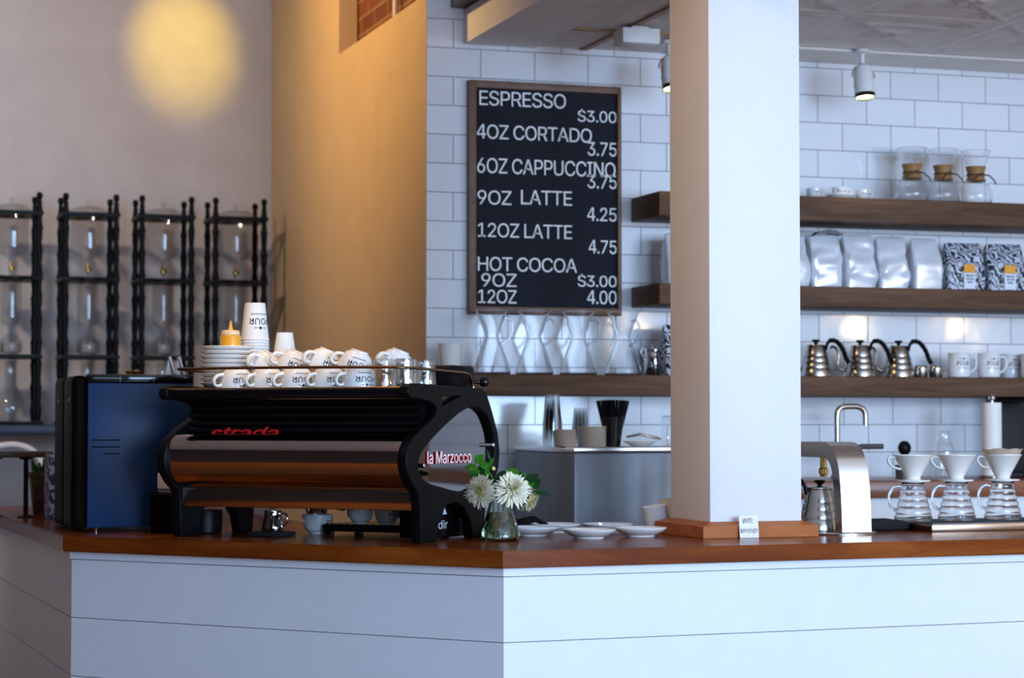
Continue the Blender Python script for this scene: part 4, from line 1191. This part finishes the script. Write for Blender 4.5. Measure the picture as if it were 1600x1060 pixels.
def inverted_stack(name, u, y, n, step, rb, rt, h, m, label_top, label, group):
    q = on_cab(u, 690, y); first = None
    for k in range(n):
        mt = inv_mtx(q+Vector((0, 0, h+step*k)), R(11.25*k)); lab = label_top if k == n-1 else label
        if first is None: first = plastic_cup(name, lab, group, rb, rt, h, m); place(first, mt)
        else: dup(first, lab, matrix=mt)
inverted_stack('plastic_cup', 863, 6.95, 9, .0095, .0235, .0330, .100, 'clear_plastic', 'top clear plastic cup of the tallest stack on the steel cabinet', 'clear plastic cup low in the tallest stack on the steel cabinet, only its rim showing', 'tallest stack of clear plastic cups')
inverted_stack('plastic_cup', 907, 7.08, 5, .009, .0225, .0320, .095, 'clear_plastic', 'top clear plastic cup of the shorter stack standing behind the cream lids', 'clear plastic cup low in the shorter stack, hidden behind the cream lids', 'shorter stack of clear plastic cups')
def lid_stack(u, y, n, r, step, label, group):
    q = on_cab(u, 690, y); first = None
    for k in range(n):
        lab = label+(', topmost of its stack' if k == n-1 else ', under its topmost one')
        if first is None:
            first = tag(fin('cup_lid', lathe(BM(), [(0, .0008), (r*.86, .0008), (r*.90, 0), (r, .0035), (r*1.03, .0050), (r, .0062), (r*.9, .0040), (0, .0030)], 36), 'lid_cream'), lab, 'lid', group)
            first.location = q
        else: dup(first, lab, loc=q+Vector((0, 0, step*k)), rot=k*.3)
lid_stack(883, 6.87, 9, .036, .0064, 'cream plastic cup lid beside the tallest clear cups', 'shorter stack of cream cup lids')
lid_stack(925, 6.93, 10, .048, .0068, 'wider cream plastic cup lid next to the black straw cup', 'taller stack of cream cup lids')
hq = on_cab(957, 690, 6.95)
sh = thing('straw_cup', 'black plastic cup crammed with black straws on the steel cabinet', 'cup', hq)
fin('cup_wall', lathe(BM(), [(0, 0), (.026, 0), (.027, .002), (.040, .098), (.0415, .100), (.039, .100), (.025, .004), (0, .004)], 36), 'gloss_black', sh)
st0 = None
for k in range(70):
    r = .036*math.sqrt((k+.5)/70); a = k*2.39996
    d = Vector((r*math.cos(a), r*math.sin(a), 0)); lean = R(3+17*(r/.036))
    b = hq+Vector((d.x*.55, d.y*.55, .006))
    q4 = Vector((d.x*1.0, d.y*1.0, .150*random.uniform(.94, 1.0))).normalized().to_track_quat('Z', 'Y').to_matrix().to_4x4()
    mt = Matrix.Translation(b) @ q4
    if st0 is None:
        st0 = tag(fin('straw', tube(BM(), [(0, 0, 0), (0, 0, .152)], .0027, 8), 'satin_black'), 'thin black straw standing in the black straw cup on the steel cabinet', 'straw', 'black straws in the straw cup'); place(st0, mt)
    else: dup(st0, st0['label'], matrix=mt)
bp = on_cab(1000, 690, 6.90)
pl_ = thing('white_dish', 'shallow white dish on the steel cabinet near the pillar', 'dish', bp)
fin('dish_body', lathe(BM(), [(0, .003), (.025, .003), (.027, 0), (.030, 0), (.045, .010), (.058, .016), (.057, .018), (.042, .012), (0, .006)], 36), 'porcelain', pl_)
tg = thing('tongs', 'steel tongs lying across the white dish on the steel cabinet', 'tongs', bp+Vector((0, 0, .0192)), R(-15))
bm = BM(); tube(bm, [(-.045, 0, .012), (0, .004, .022), (.07, .012, .006)], .004, flat=1.8); tube(bm, [(-.045, 0, .012), (0, -.008, .020), (.07, -.014, .004)], .004, flat=1.8)
fin('tong_arms', bm, 'kettle_steel', tg)
wb = on_cab(1046, 690, 7.15)
wbx = thing('wire_rack', 'clear acrylic box on the steel cabinet, half hidden by the pillar', 'box', wb+Vector((.03, 0, 0)))
fin('box_walls', box(BM(), -.045, .06, -.05, .05, 0, .105, .010, 3), 'clear_plastic', wbx)

# ================================================================ LOWEST SHELF, BY THE MENU
SY = 7.345
LZs = LOW+.0006
def sh_at(u, y=SY, z=LZs): 
    q = on_y(u, 560, y); return Vector((q.x, y, z))
ws = make_paper_cup('paper_cup', 'plain white paper cup alone on the lowest shelf by the tan wall corner', None, .030, .042, .108, False)
ws.location = sh_at(704); ws.rotation_euler = (0, 0, 0)
def make_carafe(label, group):
    """hourglass pour-over carafe with a glass loop handle"""
    t = thing('glass_carafe', label, 'coffee carafe', group=group)
    pr = [(0, .001), (.062, 0), (.0665, .004), (.0675, .012), (.062, .030), (.048, .072), (.034, .108), (.0265, .128), (.0245, .138), (.0265, .149), (.038, .180), (.0575, .229), (.0585, .231)]
    fin('carafe_glass', lathe(BM(), [(0, 0)]+pr[1:]+[(r-.002, z+(.0025 if z < .003 else 0)) for r, z in pr[1:][::-1]]+[(0, .003)], 48), 'glass', t, angle=80)
    h = catmull([(.044, 0, .196), (.060, 0, .201), (.074, 0, .185), (.077, 0, .160), (.068, 0, .135), (.050, 0, .115), (.034, 0, .108)], 6)
    fin('carafe_handle', tube(BM(), h, .0042, 10), 'glass', t)
    return t
cl = ['hourglass glass carafe on the lowest shelf nearest the paper cup', 'second hourglass glass carafe from the paper cup, under the menu board', 'third hourglass glass carafe from the paper cup, under the menu board', 'hourglass glass carafe beside the metal canister on the lowest shelf']
cf = None
for k, u in enumerate((768, 835, 904, 974)):
    if cf is None: cf = make_carafe(cl[0], 'glass carafes under the menu board'); cf.location = sh_at(u); cf.rotation_euler = (0, 0, R(-8))
    else: dup(cf, cl[k], loc=sh_at(u), rot=R((-8, -6, -10, 20)[k]))
cn = thing('metal_canister', 'shiny metal canister with a clamp lid on the lowest shelf by the last carafe', 'canister', sh_at(1022, 7.425))
fin('canister_body', lathe(BM(), [(0, 0), (.034, 0), (.036, .003), (.036, .085), (.034, .090), (0, .090)], 36), 'chrome', cn)
fin('lid', lathe(BM(), [(0, .091), (.038, .091), (.0385, .094), (.037, .102), (.010, .108), (.009, .118), (0, .120)], 36), 'chrome', cn)
fin('clamp', tube(BM(), [(-.037, 0, .06), (-.052, 0, .085), (-.048, 0, .102), (-.036, 0, .098)], .003), 'chrome', cn)

def bag_mesh(w, d, h, seed, flat=.86, rolled=0.0, wr=.006):
    """gusseted coffee bag: rectangular bottom narrowing to a flat top seam, foil wrinkles"""
    bm = BM(); nz, n = 26, 48; rings = []
    for i in range(nz+1):
        f = i/nz; z = h*f
        g = max(0.0, (f-.45)/.55)
        dd = d*(1-.97*g**1.5)*(1+.10*math.sin(PI*min(1, f*1.7))); ww = w*(1+.03*math.sin(PI*f))*(1-.07*g**2)
        ring = []
        for k in range(n):
            a = 2*PI*k/n; c, s_ = math.cos(a), math.sin(a); e = .34
            x = ww/2*math.copysign(abs(c)**e, c); y = dd/2*math.copysign(abs(s_)**e, s_)
            am = wr*math.sin(PI*min(1, f*3+.05)/2)*(1-.75*f**6)
            nv = noise.noise(Vector((x*16+seed*7, y*16+seed, z*13)))+.55*noise.noise(Vector((x*38+seed, y*30, z*34+seed*3)))
            fold = -abs(noise.noise(Vector((x*9+seed*2, seed*5, z*11-x*7))))*1.4+.5
            dn = am*(nv+fold)
            x += math.copysign(1, c)*dn*abs(c)*.7; y += math.copysign(1, s_)*dn*abs(s_)
            y += g*g*rolled
            ring.append(bm.verts.new((x, y, z+.004*noise.noise(Vector((x*20, seed, 3)))*f)))
        rings.append(ring)
    for a, b in zip(rings, rings[1:]):
        for k in range(n): bm.faces.new((a[k], a[(k+1) % n], b[(k+1) % n], b[k]))
    bm.faces.new(rings[0][::-1]); bm.faces.new(rings[-1])
    return bm
def coffee_bag(label, group, w, d, h, seed, m, printed=False, lab='orange', rolled=0.0, wr=.006):
    t = thing('coffee_bag', label, 'coffee bag', group=group)
    fin('bag_body', bag_mesh(w, d, h, seed, rolled=rolled, wr=wr), m, t, angle=80)
    if printed:
        yf = -d/2-.0095
        fin('label_patch', box(BM(), -.024, .024, yf-.001, yf+.006, .006, .066), 'white_label', t)
        fin('label_square', box(BM(), -.024, .024, yf-.0016, yf+.0055, .067, .098), lab, t)
        bm = BM()
        for z, xs in ((.052, (-.016, -.010, -.003, .005, .012)), (.040, (-.014, -.006, .003, .011)), (.028, (-.010, -.002, .006))):
            for x in xs: box(bm, x, x+.005, yf-.0018, yf-.0008, z, z+.007)
        fin('label_print', bm, 'ink', t)
    return t
# middle shelf: silver bags, then patterned ones
MZs = MID+.0006
sbl = ['silver coffee bag mostly hidden by the pillar edge on the middle shelf', 'silver coffee bag with its dark top folded over, next to the pillar', 'shiny wrinkled silver coffee bag, third from the pillar', 'silver coffee bag pinched at the waist, fourth from the pillar', 'smooth matte silver coffee bag beside the patterned bags']
for k, (u, w, h, sd_) in enumerate(((1237, .112, .195, 3), (1287, .120, .200, 5), (1339, .122, .202, 8), (1391, .120, .198, 11), (1444, .120, .195, 17))):
    t = coffee_bag(sbl[k], 'silver coffee bags on the middle shelf', w, .085, h, sd_, 'silver_bag', wr=.013 if k != 4 else .008)
    t.location = sh_at(u, 7.335, MZs); t.rotation_euler = (0, 0, R((2, -3, 3, -2, 2)[k]))
    if k == 1:
        bm = BM()
        pr_ = [(-.055, -.006), (-.03, .012), (.01, .022), (.045, .016), (.066, .004), (.060, .000), (.01, .008), (-.03, .002)]
        prism(bm, pr_, -.035, .012, lambda a, b, hh: (a, hh, .196+b)); fin('folded_top', bm, 'grey_dark', t)
pbl = ['black and white swirl-printed coffee bag with an orange label, next to the silver bags', 'black and white swirl-printed coffee bag with an orange label, farthest from the pillar']
for k, u in enumerate((1504, 1568)):
    t = coffee_bag(pbl[k], 'patterned coffee bags on the middle shelf', .158, .09, .182, 23+k*6, 'print', True)
    t.location = sh_at(u, 7.335, MZs); t.rotation_euler = (0, 0, R(2-3*k))
t = coffee_bag('grey patterned coffee bag with a black band on the middle shelf, cut by the pillar', None, .15, .085, .19, 41, 'silver_bag'); t.location = sh_at(1068, 7.335, MZs)
fin('black_band', box(BM(), -.060, .06, -.0535, -.045, .075, .12, .002), 'satin_black', t)
t = coffee_bag('printed coffee bag with a blue label on the lowest shelf, cut by the pillar', None, .155, .09, .185, 47, 'print', True, 'blue_label'); t.location = sh_at(1066, 7.335, LZs)

# lowest shelf right of the pillar: kettles, small cups, mugs
kl = ['steel gooseneck kettle on the lowest shelf nearest the pillar', 'middle one of three steel gooseneck kettles on the lowest shelf', 'steel gooseneck kettle beside the two little metal cups']
sk = None
for k, u in enumerate((1275, 1344, 1404)):
    q = sh_at(u, 7.335)
    if sk is None: sk = make_kettle(kl[0], 'steel kettles on the lowest shelf'); sk.location = q; sk.rotation_euler = (0, 0, R(-36))
    else: dup(sk, kl[k], loc=q, rot=R((-36, -38, -34)[k]))
mc = tag(fin('metal_cup', lathe(BM(), [(0, 0), (.0225, 0), (.024, .003), (.0255, .030), (.0255, .042), (.0235, .045), (.0235, .030), (.0225, .005), (0, .004)], 32), 'kettle_steel'), 'little metal cup right next to the third kettle', 'metal cup', 'little metal cups on the lowest shelf'); mc.location = sh_at(1439, 7.315)
dup(mc, 'little metal cup standing on the mug side of its twin', loc=sh_at(1462, 7.315))
MUG = [(.034, 0), (.040, .003), (.0415, .010), (.0415, .092)]
def make_mug(label, group):
    t = thing('mug', label, 'mug', group=group)
    fin('mug_body', lathe(BM(), [(0, .002)]+MUG+[(.040, .0935), (.0385, .092), (.0385, .010), (.036, .006), (0, .006)], 44), 'porcelain', t, angle=50)
    h = catmull([(.040, 0, .078), (.060, 0, .080), (.070, 0, .062), (.066, 0, .036), (.050, 0, .022), (.040, 0, .022)], 5)
    fin('mug_handle', tube(BM(), h, .0052, 10, flat=1.4), 'porcelain', t)
    rf = prof_r(MUG); fin('mug_logo', logo(.050, .0165, .046, rf, -PI/2), 'ink', t, recalc=False)
    return t
ml = ['white mug printed POUR next to the little metal cups', 'middle white mug printed POUR on the lowest shelf', 'white mug printed POUR overlapping behind the middle mug', 'white mug cut off by the frame edge on the lowest shelf']
mg = None
for k, (u, y, rz) in enumerate(((1498, 7.30, -4), (1545, 7.29, -4), (1580, 7.385, -8), (1612, 7.29, -30))):
    q = sh_at(u, y)
    if mg is None: mg = make_mug(ml[0], 'white mugs on the lowest shelf'); mg.location = q; mg.rotation_euler = (0, 0, R(rz))
    else: dup(mg, ml[k], loc=q, rot=R(rz))

# highest shelf: three small cups and three wood-collared coffee makers
UZs = UPP+.0006
ec = dup(cupA, 'small white espresso cup on the highest shelf nearest the pillar', loc=sh_at(1274, 7.32, UZs), rot=R(20), scale=.62)
ec['group'] = 'small cups on the highest shelf'
es = make_saucer('saucer', 'small white saucer under the middle cup on the highest shelf', None, .056); es.location = sh_at(1316, 7.33, UZs)
c2 = dup(cupA, 'small white espresso cup standing on its saucer on the highest shelf', loc=sh_at(1314, 7.33, UZs+.0085), rot=R(-10), scale=.62); c2['group'] = ec['group']
c3 = dup(cupA, 'small white espresso cup on the highest shelf nearest the wood-collared coffee makers', loc=sh_at(1350, 7.31, UZs), rot=R(10), scale=.60); c3['group'] = ec['group']
def make_collared(label, group):
    t = thing('collared_coffee_maker', label, 'coffee maker', group=group)
    pr = [(0, .001), (.050, 0), (.058, .004), (.064, .018), (.066, .034), (.062, .054), (.050, .078), (.036, .094), (.0285, .104), (.027, .112), (.030, .126), (.040, .150), (.0575, .198), (.0585, .200)]
    fin('maker_glass', lathe(BM(), [(0, 0)]+pr[1:]+[(r-.002, z+(.0025 if z < .003 else 0)) for r, z in pr[1:][::-1]]+[(0, .003)], 48), 'glass', t, angle=80)
    co = [(.0385, .086), (.0395, .088), (.0335, .104), (.0325, .112), (.0345, .124), (.0405, .140), (.0395, .142), (.0325, .125), (.0300, .112), (.0312, .103)]
    c = fin('wood_collar', lathe(BM(), co, 40, closed=True), 'collar', t, angle=40)
    bm = BM(); tube(bm, [(.0345*math.cos(a), .0345*math.sin(a), .111) for a in [2*PI*k/24 for k in range(24)]], .0034, 8, closed=True)
    tube(bm, [(.010, -.036, .111), (.035, -.045, .106), (.056, -.046, .088), (.064, -.046, .074)], .0030, 6); tube(bm, [(.006, -.036, .111), (-.018, -.044, .100), (-.032, -.045, .086)], .0030, 6)
    lathe(bm, [(0, -.007), (.006, -.004), (.007, 0), (.006, .004), (0, .007)], 12, Tm((.010, -.037, .111)))
    fin('leather_tie', bm, 'leather', c)
    return t
wl = ['wood-collared glass coffee maker on the highest shelf nearest the small cups', 'middle wood-collared glass coffee maker on the highest shelf', 'wood-collared glass coffee maker farthest from the small cups']
wc_ = None
for k, u in enumerate((1427, 1476, 1527)):
    q = sh_at(u, 7.335, UZs)
    if wc_ is None: wc_ = make_collared(wl[0], 'wood-collared coffee makers'); wc_.location = q; wc_.scale = (.97, .97, 1.03); wc_.rotation_euler = (0, 0, R(-14))
    else: dup(wc_, wl[k], loc=q, rot=R((-14, 4, -2)[k]))

# ================================================================ LAMPS AND EMERGENCY BOX UNDER THE LOW CEILING
def track_lamp(label, p, tilt):
    t = thing('ceiling_spotlight', label, 'spotlight', p, 0, 'white spotlights under the bar ceiling')
    bm = lathe(BM(), [(0, 0), (.028, 0), (.028, -.008), (.010, -.016), (.0085, -.058), (0, -.058)], 24); fin('stem', bm, 'white_metal', t)
    hd = Tm((0, 0, -.050), rx=tilt)
    fin('lamp_body', lathe(BM(), [(0, -.002), (.016, -.004), (.030, -.016), (.036, -.040), (.0365, -.078), (.0385, -.080), (.0385, -.088), (.0365, -.090), (.0375, -.118), (.034, -.118), (.030, -.08), (0, -.07)], 36, hd), 'white_metal', t)
    fin('lamp_rim', lathe(BM(), [(.0355, -.1185), (.038, -.1185), (.0375, -.134), (.0345, -.134)], 36, hd, closed=True), 'gloss_black', t)
    fin('lens', lathe(BM(), [(0, -.128), (.018, -.130), (.034, -.126), (.034, -.122), (0, -.122)], 32, hd), 'lamp_glow', t)
    bm = BM(); arc = [hd @ Vector((.046*math.cos(a), 0, -.055+.050*math.sin(a))) for a in [PI*k/12 for k in range(13)]]; tube(bm, arc, .0025, 6)
    fin('yoke', bm, 'brass', t)
    l = spot('lamp_light', (0, 0, 0), (0, 0, -1), 5, (1.0, .93, .60), 70, 0.8, .02)
    l.parent = t; l.location = hd @ Vector((0, 0, -.14)); l.rotation_euler = (tilt, 0, 0)
    return t
tl = on_y(1347, 90, 7.10)
track_lamp('lit white spotlight hanging from the tin ceiling over the highest shelf', Vector((on_y(1347, 100, 7.21).x, 7.21, TINZ+.004)), R(-10))
track_lamp('white spotlight half hidden behind the pillar top', Vector((on_y(1046, 100, 7.21).x, 7.21, TINZ-.004)), R(-14))
eq = on_y(999, 68, 6.98)
ex = thing('emergency_light', 'small white box fixture under the ceiling tiles, above the menu board', 'light fixture', (eq.x, 7.0, TINZ-.0045))
fin('housing', box(BM(), -.072, .066, -.05, .05, -.062, -.0075, .005), 'white_metal', ex)
fin('mount', box(BM(), -.03, .03, -.03, .03, -.0085, 0), 'white_metal', ex)

# ================================================================ FAR WALL: SHELF AND SLOW-DRIP TOWERS
TZ = 1.318
tsx0, tsx1 = -0.4, WALLX-.01
tag(fin('tower_shelf', box(BM(), tsx0-.85, tsx1-.85, -.5, 0, -.045, 0, .004), mat('navy_shelf', (0.012, 0.018, 0.045), .4), loc=(.85, FARY-.002, TZ)), 'long dark navy wall shelf carrying the row of coffee drip towers', 'shelf')
def make_tower(label, group):
    t = thing('cold_drip_tower', label, 'coffee drip tower', group=group)
    W2, D2 = .112, .108
    pp_ = [(0, 0), (.015, 0), (.016, .006), (.011, .015), (.013, .03)]
    z = .05
    while z < .96:
        pp_ += [(.0140, z), (.0175, z+.014), (.0140, z+.028), (.0115, z+.055), (.0150, z+.088)]; z += .1017
    pp_ += [(.0105, .985), (.012, .995), (.008, 1.003), (.0135, 1.016), (.0145, 1.026), (.010, 1.037), (0, 1.040)]
    def sq(a, r): return [(-a, -r), (a, -r), (a, r), (-a, r)]
    def circ(r, n=40): return [(r*math.cos(2*PI*k/n), r*math.sin(2*PI*k/n)) for k in range(n)]
    fin('base_board', box(BM(), -.135, .135, -.13, .13, 0.0004, .016, .003), 'satin_black', t)
    for z_, r_, wav in ((.304, .034, 0), (.654, .050, 1), (.945, .081, 0)):
        o_l = [(-.130, -.124), (-.05, -.124)]+([(-.03, -.112), (-.012, -.118), (.012, -.118), (.03, -.112)] if wav else [])+[(.05, -.124), (.130, -.124), (.130, .124), (-.130, .124)]
        fin('shelf_board', plate([o_l, circ(r_)], .0085, .002, Tm((0, 0, z_))), 'satin_black', t)
    for sx_ in (-1, 1):
        for sy_ in (-1, 1):
            fin('post', lathe(BM(), [(r, max(.0165, z_)) if z_ < .0165 else (r, z_) for r, z_ in pp_], 16, Tm((sx_*W2, sy_*D2, 0))), 'satin_black', t)
    fin('upper_vessel', lathe(BM(), [(.006, .735), (.010, .745), (.05, .762), (.070, .772), (.0755, .785), (.0765, .80), (.0765, .957), (.080, .966)], 40), 'tglass', t, angle=80)
    l = fin('glass_lid', lathe(BM(), [(.084, .9675), (.082, .974), (.060, .986), (.030, .993), (.012, .996)], 40), 'tglass', t, angle=80)
    fin('lid_knob', lathe(BM(), [(0, .9965), (.010, .997), (.008, 1.003), (.014, 1.012), (.012, 1.020), (0, 1.023)], 20), 'tumbler', l)
    bm = lathe(BM(), [(0, .675), (.004, .675), (.0055, .688), (.011, .694), (.012, .706), (.009, .714), (.006, .722), (.006, .738), (0, .738)], 18)
    tube(bm, [(0, 0, .702), (.010, -.016, .704), (.018, -.020, .704)], .005, 8); fin('brass_tap', bm, 'brass', t)
    fin('drip_column', lathe(BM(), [(.010, .42), (.014, .44), (.040, .452), (.0465, .465), (.0475, .48), (.0475, .655), (.0495, .665)], 36), 'tglass', t, angle=80)
    bm = lathe(BM(), [(.006, .345), (.008, .41), (.010, .42)], 20)
    lathe(bm, [(.030, .318), (.048, .325), (.054, .345), (.050, .375), (.030, .398), (.012, .41)], 36); fin('spiral_chamber', bm, 'tglass', t, angle=80)
    fin('ground_filter', lathe(BM(), [(0, .325), (.044, .327), (.045, .366), (0, .366)], 30), 'tower_filter', t)
    fin('flask', lathe(BM(), [(0, .018), (.045, .0172), (.066, .030), (.0745, .062), (.072, .095), (.058, .130), (.036, .160), (.027, .175), (.026, .270), (.030, .286)], 44), 'tglass', t, angle=80)
    return t
M['tower_filter'] = mat('pale_filter', (0.42, 0.40, 0.38), .6)
tll = ['cold drip coffee tower cut off by the photo edge, first of four', 'cold drip coffee tower second from the photo edge, above the blue appliance door', 'cold drip coffee tower third from the photo edge, behind the white tent cards', 'cold drip coffee tower nearest the tan wall, behind the paper cup stack']
tx = [on_y(u, 303, 9.86).x-.112 for u in (62, 182, 299.5, 412.8)]
tw = None
for k in range(4):
    q = Vector((tx[k], 9.968, TZ+.0004))
    if tw is None: tw = make_tower(tll[0], 'cold drip coffee towers'); tw.location = q
    else: dup(tw, tll[k], loc=q)

# white metal stools with hoop backs below the tower shelf
def stool(label, x, y, rz):
    t = thing('bar_stool', label, 'stool', (x, y, 0), rz, 'white metal stools below the tower shelf')
    fin('seat', lathe(BM(), [(0, .745), (.14, .745), (.15, .752), (.15, .765), (.14, .772), (0, .770)], 36), 'white_metal', t)
    for a in (45, 135, 225, 315):
        c, s_ = math.cos(R(a)), math.sin(R(a)); bm = BM(); tube(bm, [(.13*c, .13*s_, .748), (.165*c, .165*s_, .0005)], .013, 10); fin('leg', bm, 'white_metal', t)
    fin('foot_ring', tube(BM(), [((.152)*math.cos(2*PI*k/28), (.152)*math.sin(2*PI*k/28), .25) for k in range(28)], .008, 8, closed=True), 'white_metal', t)
    h = catmull([(-.15, .06, .765), (-.165, .10, .90), (-.155, .14, 1.08), (-.10, .165, 1.20), (0, .17, 1.235), (.10, .165, 1.20), (.155, .14, 1.08), (.165, .10, .90), (.15, .06, .765)], 5)
    fin('back_hoop', tube(BM(), h, .013, 10), 'white_metal', t)
    return t
q = on_y(8, 700, 9.35); stool('white metal stool with a hoop back at the photo edge, behind the low stand', q.x, 9.3, R(-12))
q = on_y(104, 700, 9.35); stool('white metal stool with a hoop back mostly hidden by the blue appliance', q.x+.16, 9.3, R(8))
